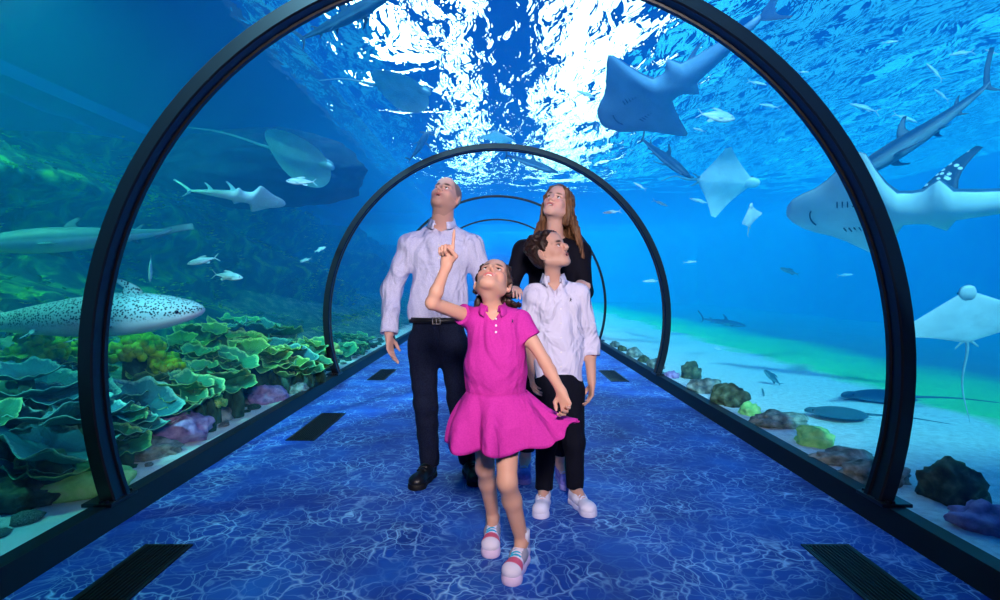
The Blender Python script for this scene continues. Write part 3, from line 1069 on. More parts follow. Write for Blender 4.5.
def eye(root, p, r):
    bm = bmesh.new(); bmesh.ops.create_uvsphere(bm, u_segments=10, v_segments=8, radius=r)
    bmesh.ops.translate(bm, verts=bm.verts, vec=p)
    o = bm_obj('eye', bm, M_EYE, root, smooth=True)


def wedgefish(mat, finmat, bend=(0, 0), spread=1.0, df=1.0, tf=1.0, dx=0.0):
    r = empty('wedgefish')
    st = [(0.500, .012, .006, .006, 0), (0.488, .040, .014, .012, 0), (0.46, .070, .024, .016, 0), (0.42, .092, .034, .018, 0), (0.375, .110, .042, .022, 0),
          (0.33, .140, .046, .024, 0), (0.285, .180, .05, .026, 0), (0.245, .215, .05, .028, 0), (0.215, .235, .05, .028, 0), (0.198, .225, .05, .030, 0),
          (0.183, .165, .05, .034, 0), (0.165, .110, .05, .038, 0), (0.14, .082, .05, .04, 0), (0.10, .076, .05, .042, 0), (0.07, .082, .05, .042, 0),
          (0.045, .110, .049, .040, 0), (0.025, .128, .048, .04, 0), (0.012, .105, .047, .04, 0), (-0.005, .068, .046, .04, 0), (-0.06, .056, .042, .038, 0),
          (-0.14, .045, .035, .032, 0), (-0.22, .034, .027, .025, 0), (-0.30, .022, .019, .018, 0), (-0.37, .012, .014, .012, 0)]
    st = [(a, b * (spread if a > 0.14 else 1), c, d, e) for a, b, c, d, e in st]
    V, F, W = loft(st, 28, lens=1.0, bend=bend)
    part('body', (V, F, W), mat, r)
    zt = lambda x: bend[1] * (x - 0.1) ** 2 * (1 if x < .1 else .3)
    yt = lambda x: bend[0] * (x - 0.1) ** 2 * (1 if x < .1 else .3)
    part('dorsal_fin', fin((0.04 + dx, yt(.04), .042 + zt(.04)), (0.04 + dx - .095 * df, yt(-.05), .042 + .133 * df + zt(-.05)), (-.085 * df, 0, 0), (-.02, 0, -.01), (.015, 0, 0), (0, 1, 0)), finmat, r)
    part('dorsal_fin', fin((-0.17, yt(-.17), .026 + zt(-.17)), (-0.245, yt(-.24), .125 + zt(-.24)), (-.065, 0, 0), (-.015, 0, -.01), (.01, 0, 0), (0, 1, 0)), finmat, r)
    part('tail_fin', fin((-0.35, yt(-.35), zt(-.35)), (-0.35 - .155 * tf, yt(-.5), .135 * tf + zt(-.5)), (-.04 * tf, 0, -.012), (-.01, 0, -.02), (.012, 0, 0), (0, 1, 0)), finmat, r)
    part('tail_fin', fin((-0.35, yt(-.35), zt(-.35)), (-0.35 - .08 * tf, yt(-.43), -.085 * tf + zt(-.43)), (-.05 * tf, 0, 0), (-.008, 0, .006), (.012, 0, 0), (0, 1, 0)), finmat, r)
    for s in (-1, 1):
        eye(r, (0.375, s * 0.062, 0.040), 0.009)
        V, F = [], []
        for k in range(5):                                   # gill slits on the underside
            x0 = 0.315 - 0.016 * k
            a = Vector((x0, s * 0.058, -.0265)); b = Vector((x0 - .004, s * 0.084, -.0225))
            vt, ft = tube([a, b], [.0022, .0022], 5)
            o_ = len(V); V += vt; F += [tuple(i + o_ for i in f) for f in ft]
        part('gill_slits', (V, F), finmat, r)
    V, F = tube(catmull([(.405, -.04, -.0195), (.412, -.02, -.021), (.414, 0, -.0215), (.412, .02, -.021), (.405, .04, -.0195)], 3), .0028, 5)
    part('mouth', (V, F), finmat, r)
    return r


def shark(mat, finmat, bend=(0, 0), hammer=False, slim=1.0, tail_up=0.16, high=1.0, long_tail=False, fs=1.0, dd=0.0):
    r = empty('hammerhead_shark' if hammer else 'shark')
    st = [(0.500, .010, .008, .006, 0.002), (0.485, .028, .018, .014, 0), (0.45, .045, .032, .026, 0), (0.38, .060, .048, .04, 0), (0.28, .068, .062, .052, 0), (0.16, .068, .066, .056, 0),
          (0.02, .058, .058, .05, 0), (-0.12, .042, .043, .038, 0), (-0.24, .026, .028, .024, 0), (-0.33, .014, .018, .016, 0), (-0.37, .009, .014, .012, 0), (-0.41, .005, .010, .008, 0.01)]
    st = [(a, b * slim, c * slim * high, d * slim, e) for a, b, c, d, e in st]
    V, F, W = loft(st, 18, lens=2.0, bend=bend)
    part('body', (V, F, W), mat, r)
    zt = lambda x: bend[1] * (x - 0.1) ** 2 * (1 if x < .1 else .3)
    yt = lambda x: bend[0] * (x - 0.1) ** 2 * (1 if x < .1 else .3)
    part('dorsal_fin', fin((0.12 + dd, yt(.12), .055 * slim), (0.12 + dd - .115 * fs, yt(.0), .055 + .11 * fs), (-.10, 0, 0), (-.02, 0, -.01), (.02, 0, 0), (0, 1, 0)), finmat, r)
    part('dorsal_fin', fin((-0.21, yt(-.21), .024 + zt(-.21)), (-0.265, yt(-.26), .062 + zt(-.26)), (-.045, 0, 0), (-.015, 0, 0), (.006, 0, 0), (0, 1, 0)), finmat, r)
    if long_tail:
        part('tail_fin', fin((-0.30, yt(-.30), .012 + zt(-.30)), (-0.52, yt(-.52), .03 + zt(-.52)), (-.02, 0, -.05), (-.005, 0, -.04), (0, 0, .008), (0, 1, 0)), finmat, r)
    else:
        part('tail_fin', fin((-0.37, yt(-.37), zt(-.37)), (-0.52, yt(-.52), tail_up + zt(-.52)), (-.04, 0, -.008), (-.014, 0, -.02), (.014, 0, 0), (0, 1, 0)), finmat, r)
        part('tail_fin', fin((-0.37, yt(-.37), zt(-.37)), (-0.425, yt(-.42), -.085 + zt(-.42)), (-.045, 0, 0), (-.008, 0, .006), (.010, 0, 0), (0, 1, 0)), finmat, r)
    part('anal_fin', fin((-0.19, yt(-.19), -.024 + zt(-.19)), (-0.235, yt(-.23), -.058 + zt(-.23)), (-.04, 0, 0), (-.012, 0, 0), (.006, 0, 0), (0, 1, 0)), finmat, r)
    for s in (-1, 1):
        part('pectoral_fin', fin((0.22, s * .055 * slim, -.026), (0.22 - .13 * fs, s * (.055 + .16 * fs), -.026 - .05 * fs), (-.075, 0, 0), (-.02, 0, 0), (.028, 0, 0), (0, .3 * s, 1)), finmat, r)
        part('pelvic_fin', fin((-0.06, s * .038 * slim, -.034), (-0.105, s * .085, -.055), (-.04, 0, 0), (-.012, 0, 0), (.008, 0, 0), (0, .3 * s, 1)), finmat, r)
        eye(r, (0.435 if not hammer else 0.462, s * (.046 * slim if not hammer else .142), .006), .007)
    if hammer:
        st = [(y, .030 if abs(y) < .10 else .022, .012, .012, 0) for y in (-.145, -.13, -.08, -.03, 0, .03, .08, .13, .145)]
        V, F, W = loft([(a, b * (0.5 if abs(a) > .14 else 1), c, d, e) for a, b, c, d, e in st], 12)
        V = [Vector((0.462 + v.y * 1.0 - 0.9 * v.x * v.x, v.x, v.z)) for v in V]
        part('hammer_head', (V, F, W), mat, r)
    return r


def ray(mat, finmat, span=0.42, pointed=True, droop=-0.05, tail=1.0, flap=0.0, dx=0.0):
    """stingray / eagle ray: disc from a planform loft; unit disc length about 0.55, tail behind"""
    r = empty('ray')
    V, F, W = [], [], []
    nx, ny = 26, 30

    def edge(v):           # v 0 (midline) .. 1 (wing tip): leading and trailing x
        if pointed:
            le = 0.30 - 0.27 * v ** 1.15 - 0.03 * math.sin(PI * v)
            te = -0.20 + 0.19 * v ** 1.3 + 0.03 * math.sin(PI * v)
            if v > 0.97:
                te = le - 0.012
        else:
            le = 0.05 + 0.25 * math.sqrt(max(0, 1 - v ** 2.2))
            te = 0.02 - 0.25 * math.sqrt(max(0, 1 - v ** 2.4))
        return le, te
    for side in (1, -1):
        for j in range(-ny, ny + 1):
            v = j / ny
            le, te = edge(abs(v))
            for i in range(nx + 1):
                u = i / nx
                x = le + (te - le) * u
                th = (0.055 * math.exp(-(v * 2.6) ** 2) + 0.012 * (1 - abs(v))) * (4 * u * (1 - u)) ** 0.6
                if j in (-ny, ny) or i in (0, nx):
                    th = 0
                z = droop * v * v + flap * abs(v) ** 1.5 * math.sin(PI * (0.2 + u * .7)) * 0.5
                V.append(Vector((x, v * span, z + side * th * (1.0 if side > 0 else 0.45))))
                W.append(0.0 if side > 0 else 1.0)
    q = (2 * ny + 1) * (nx + 1)
    for side in (0, 1):
        for j in range(2 * ny):
            for i in range(nx):
                a = side * q + j * (nx + 1) + i
                f = (a, a + 1, a + nx + 2, a + nx + 1)
                F.append(f if side else f[::-1])
    part('body', (V, F, W), mat, r)
    Vh, Fh, Wh = loft([(0.20, .06, .04, .02, 0.0), (0.29, .055, .038, .022, 0.0), (0.325, .045, .028, .018, -0.002), (0.345, .022, .012, .01, -0.004)], 14)
    part('head', (Vh, Fh, Wh), mat, r)
    if tail > 0:
        Vt, Ft = tube(catmull([(-0.16, 0, .01), (-0.3, .01, .015), (-0.3 - 0.35 * tail, -.02, .01), (-0.3 - 0.75 * tail, .03, -.01)], 6),
                      [0.016 - 0.0135 * k / 18 for k in range(19)], 6)
        part('tail', (Vt, Ft), finmat, r)
    for s in (-1, 1):
        part('pelvic_fin', fin((-0.15, s * .02, 0.0), (-0.235, s * .075, -.004), (-.05, 0, 0), (-.02, 0, 0), (0, 0, 0), (0, 0, 1)), finmat, r)
        eye(r, (0.27, s * 0.053, 0.018), 0.008)
    return r


def small_fish(mat, finmat, deep=1.0):
    r = empty('reef_fish')
    st = [(0.500, .006, .010, .008, 0), (0.47, .025, .035, .03, 0), (0.40, .048, .075, .065, 0), (0.28, .062, .11, .10, 0), (0.12, .062, .125, .115, 0), (-0.05, .050, .105, .095, 0),
          (-0.2, .030, .06, .055, 0), (-0.30, .014, .03, .028, 0), (-0.36, .008, .026, .026, 0)]
    st = [(a, b, c * deep, d * deep, e) for a, b, c, d, e in st]
    V, F, W = loft(st, 16)
    part('body', (V, F, W), mat, r)
    part('dorsal_fin', fin((0.22, 0, .10 * deep), (-0.10, 0, .17 * deep), (-.20, 0, -.02 * deep), (-.06, 0, -.05), (.02, 0, .02), (0, 1, 0), .01), finmat, r)
    part('anal_fin', fin((0.0, 0, -.10 * deep), (-0.16, 0, -.15 * deep), (-.16, 0, .05), (-.05, 0, .04), (0, 0, 0), (0, 1, 0), .01), finmat, r)
    for s in (-1, 1):
        part('tail_fin', fin((-0.34, 0, s * .005), (-0.50, 0, s * .13), (-.05, 0, 0), (-.02, 0, 0), (0, 0, 0), (0, 1, 0), .01), finmat, r)
        part('pectoral_fin', fin((0.22, s * .055, -.02), (0.08, s * .10, -.05), (-.06, 0, -.05), (-.02, 0, -.02), (0, 0, 0), (0, 1, .3), .006), finmat, r)
        eye(r, (0.41, s * .043, .022 * deep), .016)
    return r


M_WEDGE = fish_mat('blue_grey_wedgefish', (0.04, 0.12, 0.22), (0.80, 0.95, 0.97))
M_WEDGE_BLUE = fish_mat('deep_blue_wedgefish', (0.03, 0.09, 0.2), (0.20, 0.36, 0.55))
M_WEDGE_SP = fish_mat('white_spotted_skin', (0.02, 0.07, 0.13), (0.75, 0.85, 0.85), (0.75, 0.85, 0.9), 46, spot_size=0.28)
M_WEDGE_PALE = fish_mat('pale_wedgefish', (0.34, 0.62, 0.70), (0.7, 0.85, 0.88))
M_SHARK = fish_mat('slate_shark', (0.014, 0.05, 0.10), (0.16, 0.26, 0.32))
M_SHARKFIN = fish_mat('slate_fin', (0.018, 0.06, 0.11), (0.3, 0.4, 0.45))
M_DARKSHARK = fish_mat('dark_shark', (0.01, 0.05, 0.09), (0.06, 0.16, 0.22))
M_RAY = fish_mat('grey_ray', (0.10, 0.26, 0.32), (0.55, 0.74, 0.78))
M_RAYW = fish_mat('white_bellied_ray', (0.45, 0.60, 0.66), (0.92, 0.95, 0.97))
M_ZEBRA = fish_mat('leopard_spotted_shark', (0.48, 0.66, 0.68), (0.75, 0.85, 0.85), (0.012, 0.03, 0.04), 115, spot_size=0.34)
M_ZEBRAFIN = fish_mat('leopard_spotted_fin', (0.42, 0.62, 0.65), (0.7, 0.8, 0.8), (0.012, 0.03, 0.04), 105, spot_size=0.34)
M_SILVER = fish_mat('silver_fish', (0.42, 0.62, 0.68), (0.85, 0.92, 0.94), rough=0.3)
M_DUSKY = fish_mat('dusky_fish', (0.03, 0.12, 0.16), (0.10, 0.26, 0.30))

put(wedgefish(M_WEDGE_BLUE, M_WEDGE_BLUE, (0.25, 0.0), 1.35, 1.0, 1.7), P(604, 126, 6.6), P(800, 6, 5.0), 0.5,
    'huge blue-grey wedgefish gliding overhead, seen from below, in front of the bright ripples', 'wedgefish')
put(wedgefish(M_WEDGE, M_WEDGE_SP, (0.0, 0.10), 1.25, 1.6, 1.3, 0.07), P(787, 216, 5.2), P(1200, 190, 3.5), 0.6,
    'pale-bellied wedgefish with white-spotted dorsal fins crossing behind the arch', 'wedgefish')
put(wedgefish(M_WEDGE_PALE, M_WEDGE_PALE, (0.5, 0.30), 0.9), P(286, 204, 6.2), P(176, 186, 5.6), -0.55,
    'pale wedgefish with curled tail in front of the dark overhang', 'wedgefish')
put(shark(M_SHARK, M_SHARKFIN, (0.35, 0.12)), P(846, 182, 5.4), P(1004, 84, 5.0), 0.2,
    'slate blue shark with upswept tail above the spotted wedgefish', 'shark')
put(shark(M_DARKSHARK, M_DARKSHARK, (0.1, 0.1)), P(392, -6, 5.0), P(292, 46, 5.3), 0.3,
    'dark shark swimming up past the white overhead glare', 'shark')
put(shark(M_SHARK, M_SHARKFIN, (0.3, 0.0), True), P(690, 178, 7.6), P(634, 134, 8.2), 0.0,
    'dark hammerhead shark above the pale ray', 'shark', 'hammerhead sharks')
put(shark(M_SHARK, M_SHARKFIN, (0.2, 0.0), True), P(428, 132, 9.5), P(410, 164, 9.0), 0.4,
    'hammerhead shark outside the second arch near the man', 'shark', 'hammerhead sharks')
put(shark(M_SHARK, M_SHARKFIN, (0.2, 0.0), True), P(556, 172, 10.2), P(500, 153, 10.6), 0.0,
    'hammerhead shark framed inside the second arch above the woman', 'shark', 'hammerhead sharks')
put(shark(M_RAY, M_RAY, (0.1, 0.05), slim=1.15, long_tail=True, fs=.7), P(-28, 246, 4.2), P(190, 233, 4.9), 0.2,
    'long grey shark cruising along the algae-covered rock', 'shark')
put(shark(M_ZEBRA, M_ZEBRAFIN, (0.1, -0.05), slim=1.4, long_tail=True, high=0.9, fs=.75, dd=.17), P(203, 310, 3.9), P(-75, 326, 3.8), 0.1,
    'leopard-spotted shark with blunt snout swimming over the corals', 'shark')
put(shark(M_DARKSHARK, M_DARKSHARK), P(746, 326, 10.5), P(698, 318, 10.5), 0.0, 'small dark shark low over the green algae belt', 'shark')
put(ray(M_RAY, M_RAY, 0.30, False, -0.05, 0.8), P(446, 94, 7.5), P(352, 82, 8.0), -0.35, 'rounded teal stingray beneath the overhead glare', 'ray')
put(ray(M_RAY, M_RAY, 0.34, False, -0.04, 1.0), P(352, 172, 7.6), P(240, 140, 7.8), -0.5, 'stingray with long thin tail before the dark overhang', 'ray')
put(ray(M_RAY, M_RAY, 0.40, True, -0.06, 0.6), P(504, 150, 9.8), P(492, 124, 10.4), 0.0, 'dark ray silhouette above the crown of the second arch', 'ray')
put(ray(M_RAYW, M_RAY, 0.40, True, -0.05, 0.3), P(778, 184, 8.2), P(664, 178, 8.6), -0.75, 'large pale turquoise ray below the hammerhead', 'ray')
put(ray(M_RAYW, M_RAYW, 0.42, True, -0.05, 0.2), P(752, 196, 6.0), P(748, 240, 6.2), 0.9, 'small white ray beside the pale-bellied wedgefish', 'ray')
put(ray(M_RAYW, M_RAYW, 0.52, True, -0.10, 1.0), P(968, 268, 3.9), P(966, 372, 4.3), 0.3, 'white-bellied eagle ray with hanging tail beside the arch', 'ray')


def rest_ray(px, py, mat, span, rz, label, s):
    d = F_PX * (CAM_H - 0.02) / (py - VPY)
    p = P(px, py, d)
    r_ = ray(mat, mat, span, False, -0.01, 0.8)
    r_.location = (p.x, p.y, height_right(p.x, p.y) + 0.05)
    r_.scale = (s, s, s); r_.rotation_euler = (0, 0, rz)
    tag(r_, label, 'ray')


rest_ray(885, 405, M_DUSKY, 0.20, PI * 0.93, 'dark ray skimming the white sand behind the arch', 1.1)
rest_ray(842, 424, M_DUSKY, 0.24, PI * 0.86, 'greenish flat ray lying on the sand behind the pale green rock', 0.8)

sf = [((735, 119), (697, 113), 5.2, 1.3, 'white deep-bodied fish under the huge wedgefish'),
      ((286, 181), (317, 182), 5.6, 1.0, 'pale fish below the long-tailed stingray'),
      ((187, 264), (219, 257), 4.9, 0.9, 'pale slender fish above the spotted shark snout'),
      ((243, 278), (212, 274), 5.2, 1.0, 'pale fish beside the slender one over the reef'),
      ((150, 282), (151, 254), 4.6, 0.7, 'small blue fish pointing down beside the arch'),
      ((110, 272), (112, 290), 4.6, 0.7, 'tiny blue fish just outside the arch band'),
      ((326, 247), (314, 252), 7.4, 1.0, 'tiny pale fish near the second arch'),
      ((300, 262), (312, 258), 7.4, 1.0, 'tiny pale fish low near the second arch'),
      ((764, 370), (782, 386), 6.2, 1.0, 'small dusky fish hovering over the white sand'),
      ((762, 388), (765, 400), 5.6, 0.8, 'tiny dusky fish close to the white sand'),
      ((714, 347), (723, 350), 7.5, 1.0, 'tiny white fish over the green algae belt'),
      ((780, 268), (800, 275), 8.5, 0.8, 'dim fish in the blue below the small white ray')]
for k, (h, t, d, deep, lab) in enumerate(sf):
    mt = M_DUSKY if 'dusky' in lab or 'dim' in lab else M_SILVER
    put(small_fish(mt, mt, deep), P(*h, d), P(*t, d + 0.05), 0.0, lab, 'fish', 'small fish around the tunnel')
# slender silver fish under the ripples of the open side
rs = random.Random(9)
slim = [(890, 42, 14, 6), (962, 53, 22, 8), (992, 52, 12, -20), (757, 83, 17, -12), (770, 106, 18, -10), (935, 72, 20, -45), (942, 95, 16, -38), (803, 72, 10, 0), (735, 28, 12, 20), (588, 95, 20, -20),
        (640, 186, 12, -30), (612, 212, 16, 6), (660, 203, 14, -22), (700, 201, 18, -14), (652, 281, 16, 2), (690, 262, 12, 4), (845, 275, 14, 5), (905, 118, 22, -20), (865, 108, 26, -16), (700, 130, 12, -16)]
for k, (a, b, l, ang) in enumerate(slim):
    c, s_ = math.cos(math.radians(ang)) * l / 2 * 1.2, -math.sin(math.radians(ang)) * l / 2 * 1.2
    d = rs.uniform(6.2, 8.0)
    sg = rs.choice((-1, 1))
    put(small_fish(M_SILVER, M_SILVER, 0.55), P(a + sg * c, b - sg * s_ * -1 if False else b + sg * s_, d), P(a - sg * c, b - sg * s_, d), 0.0,
        'slender silver fish darting under the ripples of the open side', 'fish', 'slender silver fish of the open side')
# ------------------------------------------------------------------ smooth-blended figures: distance field -> one continuous surface
def A3(v):
    return np.array((v[0], v[1], v[2]), dtype=np.float64)


class Field:
    def __init__(self):
        self.p = []

    def cone(self, a, ra, b, rb, k=0.02, op=1, clip=None, squash=None, post=None):
        """tapered capsule; squash = (axis, factor) flattens it along that axis; clip = [(point, outward normal)]"""
        self.p.append(('c', A3(a), ra, A3(b), rb, k, op, clip, squash))
        return self

    def chain(self, pts, rs, k=0.02, **kw):
        for i in range(len(pts) - 1):
            self.cone(pts[i], rs[i], pts[i + 1], rs[i + 1], k, **kw)
        return self

    def ell(self, c, r, R=None, k=0.02, op=1, clip=None):
        self.p.append(('e', A3(c), np.array(r, float), np.eye(3) if R is None else np.array(R), None, k, op, clip, None))
        return self

    def bounds(self):
        lo, hi = np.full(3, 1e9), np.full(3, -1e9)
        for q in self.p:
            if q[6] < 0:
                continue
            l, h = self.pb(q)
            lo, hi = np.minimum(lo, l), np.maximum(hi, h)
        return lo, hi

    def pb(self, q):
        if q[0] == 'c':
            r = max(q[2], q[4]) * (max(1.0, q[8][1]) if q[8] else 1.0)
            return np.minimum(q[1], q[3]) - r, np.maximum(q[1], q[3]) + r
        r = q[2].max()
        return q[1] - r, q[1] + r

    def mesh(self, res):
        lo, hi = self.bounds()
        lo = lo - 3.5 * res
        n = np.ceil((hi + 3.5 * res - lo) / res).astype(int) + 1
        D = np.full(n, 0.5, dtype=np.float32)
        ax = [lo[i] + res * np.arange(n[i]) for i in range(3)]
        for q in self.p:
            k = q[5]
            l, h = self.pb(q)
            m = max(k, 3 * res) + 2 * res
            i0 = np.clip(np.floor((l - m - lo) / res).astype(int), 0, n)
            i1 = np.clip(np.ceil((h + m - lo) / res).astype(int) + 1, 0, n)
            if np.any(i1 <= i0):
                continue
            sl = tuple(slice(i0[i], i1[i]) for i in range(3))
            X = np.stack(np.meshgrid(ax[0][sl[0]], ax[1][sl[1]], ax[2][sl[2]], indexing='ij'), -1)
            if q[0] == 'c':
                a, ra, b, rb = q[1], q[2], q[3], q[4]
                ba = b - a
                bb = max(ba @ ba, 1e-12)
                t = np.clip(((X - a) @ ba) / bb, 0, 1)
                dv = X - a - t[..., None] * ba
                f = 1.0
                if q[8]:
                    sa, f = A3(q[8][0]), q[8][1]
                    sa = sa / np.linalg.norm(sa)
                    dv = dv + (dv @ sa)[..., None] * sa * (1 / f - 1)
                d = (np.sqrt((dv * dv).sum(-1)) - (ra + (rb - ra) * t)) * min(1.0, f)
            else:
                Y = (X - q[1]) @ q[3]
                k0 = np.sqrt(((Y / q[2]) ** 2).sum(-1))
                k1 = np.sqrt(((Y / (q[2] ** 2)) ** 2).sum(-1)) + 1e-9
                d = k0 * (k0 - 1) / k1
                d = np.where(k0 < 0.05, -q[2].min(), d)
            if q[7]:
                for (cp, cn) in q[7]:
                    cn = A3(cn)
                    cn = cn / np.linalg.norm(cn)
                    d = np.maximum(d, (X - A3(cp)) @ cn)
            E = D[sl]
            if q[6] > 0:
                hh = np.maximum(k - np.abs(E - d), 0) / k
                D[sl] = np.minimum(E, d) - hh * hh * k * 0.25
            else:
                hh = np.maximum(k - np.abs(E + d), 0) / k
                D[sl] = np.maximum(E, -d) + hh * hh * k * 0.25
        return surface_nets(D, lo, res)


def surface_nets(D, lo, res):
    n = D.shape
    S = D < 0
    cs = (n[0] - 1, n[1] - 1, n[2] - 1)
    acc = np.zeros(cs + (3,), np.float32)
    cnt = np.zeros(cs, np.float32)
    quads = []
    base = np.stack(np.meshgrid(*[np.arange(c) for c in n], indexing='ij'), -1)
    for ax in range(3):
        s0 = [slice(None)] * 3; s1 = [slice(None)] * 3
        s0[ax] = slice(0, -1); s1[ax] = slice(1, None)
        a, b = D[tuple(s0)], D[tuple(s1)]
        ch = S[tuple(s0)] != S[tuple(s1)]
        I = np.argwhere(ch)
        if len(I) == 0:
            continue
        av, bv = a[ch], b[ch]
        t = av / (av - bv)
        pos = I.astype(np.float32)
        pos[:, ax] += t
        o1, o2 = [(1, 2), (2, 0), (0, 1)][ax]
        ok = (I[:, o1] > 0) & (I[:, o2] > 0) & (I[:, o1] < n[o1] - 1) & (I[:, o2] < n[o2] - 1)
        I, pos, av = I[ok], pos[ok], av[ok]
        cells = []
        for d1, d2 in ((-1, -1), (0, -1), (0, 0), (-1, 0)):
            C = I.copy()
            C[:, o1] += d1; C[:, o2] += d2
            cells.append(C)
            np.add.at(acc, (C[:, 0], C[:, 1], C[:, 2]), pos)
            np.add.at(cnt, (C[:, 0], C[:, 1], C[:, 2]), 1)
        ids = [np.ravel_multi_index(C.T, cs) for C in cells]
        q = np.stack(ids, -1)
        q[av > 0] = q[av > 0][:, ::-1]
        quads.append(q)
    used = np.argwhere(cnt.reshape(-1) > 0)[:, 0]
    remap = np.full(cnt.size, -1, np.int64)
    remap[used] = np.arange(len(used))
    V = acc.reshape(-1, 3)[used] / cnt.reshape(-1)[used][:, None] * res + lo
    Q = remap[np.concatenate(quads)]
    return V, Q


def sdf_obj(name, S, res, base, mat, parent=None, colfn=None, disp=None, relax=1):
    V, Q = S.mesh(res)
    # light relaxing of the net
    for _ in range(relax):
        acc = np.zeros_like(V); cnt = np.zeros(len(V))
        for i in range(4):
            np.add.at(acc, Q[:, i], V[Q[:, (i + 1) % 4]]); np.add.at(acc, Q[:, i], V[Q[:, (i + 3) % 4]])
            np.add.at(cnt, Q[:, i], 2)
        V = 0.5 * V + 0.5 * acc / np.maximum(cnt, 1)[:, None]
    if disp is not None:
        nr = np.cross(V[Q[:, 2]] - V[Q[:, 0]], V[Q[:, 3]] - V[Q[:, 1]])
        N_ = np.zeros_like(V)
        for i in range(4):
            np.add.at(N_, Q[:, i], nr)
        N_ /= np.linalg.norm(N_, axis=1)[:, None] + 1e-12
        V = V + N_ * disp(V)[:, None]
    me = bpy.data.meshes.new(name)
    b = A3(base)
    W = (V - b).astype(np.float32)
    me.vertices.add(len(W)); me.vertices.foreach_set('co', W.reshape(-1))
    me.loops.add(Q.size); me.loops.foreach_set('vertex_index', Q.reshape(-1).astype(np.int32))
    me.polygons.add(len(Q)); me.polygons.foreach_set('loop_start', np.arange(0, Q.size, 4, dtype=np.int32))
    try:
        me.polygons.foreach_set('loop_total', np.full(len(Q), 4, dtype=np.int32))
    except Exception:
        pass
    me.polygons.foreach_set('use_smooth', np.ones(len(Q), dtype=bool))
    me.update(calc_edges=True)
    if colfn is not None:
        c = np.ones((len(V), 4), np.float32)
        c[:, :3] = colfn(V)
        at = me.attributes.new('tint', 'FLOAT_COLOR', 'POINT')
        at.data.foreach_set('color', c.reshape(-1))
    me.materials.append(mat)
    o = bpy.data.objects.new(name, me)
    COL.objects.link(o)
    if parent:
        o.parent = parent
    return o


def mat_tint(name, rough=0.5, spec=0.35, sss=0.0, scale=40, bump=0.0):
    m, nt, N, L, B = new_mat(name)
    at = N.new('ShaderNodeAttribute'); at.attribute_name = 'tint'
    L.new(at.outputs['Color'], B.inputs['Base Color'])
    B.inputs['Roughness'].default_value = rough
    B.inputs['Specular IOR Level'].default_value = spec
    if sss:
        B.inputs['Subsurface Weight'].default_value = sss
        B.inputs['Subsurface Radius'].default_value = (1.0, 0.35, 0.2)
        B.inputs['Subsurface Scale'].default_value = 0.008
    if bump:
        tc = N.new('ShaderNodeTexCoord'); nz = N.new('ShaderNodeTexNoise'); nz.inputs['Scale'].default_value = scale
        L.new(tc.outputs['Object'], nz.inputs['Vector'])
        bp = N.new('ShaderNodeBump'); bp.inputs['Strength'].default_value = bump; bp.inputs['Distance'].default_value = 0.005
        L.new(nz.outputs['Fac'], bp.inputs['Height']); L.new(bp.outputs[0], B.inputs['Normal'])
    return m


def mat_cloth(name, col, rough=0.85, fold=0.35, scale=7.0, weave=None, stretch=(1, 1, 0.45), sheen=0.0):
    """woven cloth: soft creases as relief, optional fine thread colour"""
    m, nt, N, L, B = new_mat(name)
    B.inputs['Base Color'].default_value = rgba(col)
    B.inputs['Roughness'].default_value = rough
    B.inputs['Specular IOR Level'].default_value = 0.15
    B.inputs['Sheen Weight'].default_value = sheen
    tc = N.new('ShaderNodeTexCoord'); mp = N.new('ShaderNodeMapping'); mp.inputs['Scale'].default_value = stretch
    mp.inputs['Rotation'].default_value = (0.2, 0.5, 0.3)
    nz = N.new('ShaderNodeTexNoise'); nz.inputs['Scale'].default_value = scale; nz.inputs['Detail'].default_value = 3; nz.inputs['Distortion'].default_value = 0.9
    L.new(tc.outputs['Object'], mp.inputs[0]); L.new(mp.outputs[0], nz.inputs['Vector'])
    bp = N.new('ShaderNodeBump'); bp.inputs['Strength'].default_value = fold; bp.inputs['Distance'].default_value = 0.05
    L.new(nz.outputs['Fac'], bp.inputs['Height']); L.new(bp.outputs[0], B.inputs['Normal'])
    if weave:
        n2 = N.new('ShaderNodeTexNoise'); n2.inputs['Scale'].default_value = 160
        L.new(tc.outputs['Object'], n2.inputs['Vector'])
        r = ramp(N, [(0.35, col), (0.65, weave)]); L.new(n2.outputs['Fac'], r.inputs[0]); L.new(r.outputs[0], B.inputs['Base Color'])
    return m


def head_matrix(c, yaw, pitch, roll, sc):
    R = Matrix.Rotation(math.radians(yaw), 4, 'Z') @ Matrix.Rotation(math.radians(pitch), 4, 'X') @ Matrix.Rotation(math.radians(roll), 4, 'Y')
    return Matrix.Translation(c) @ R @ Matrix.Scale(sc, 4)


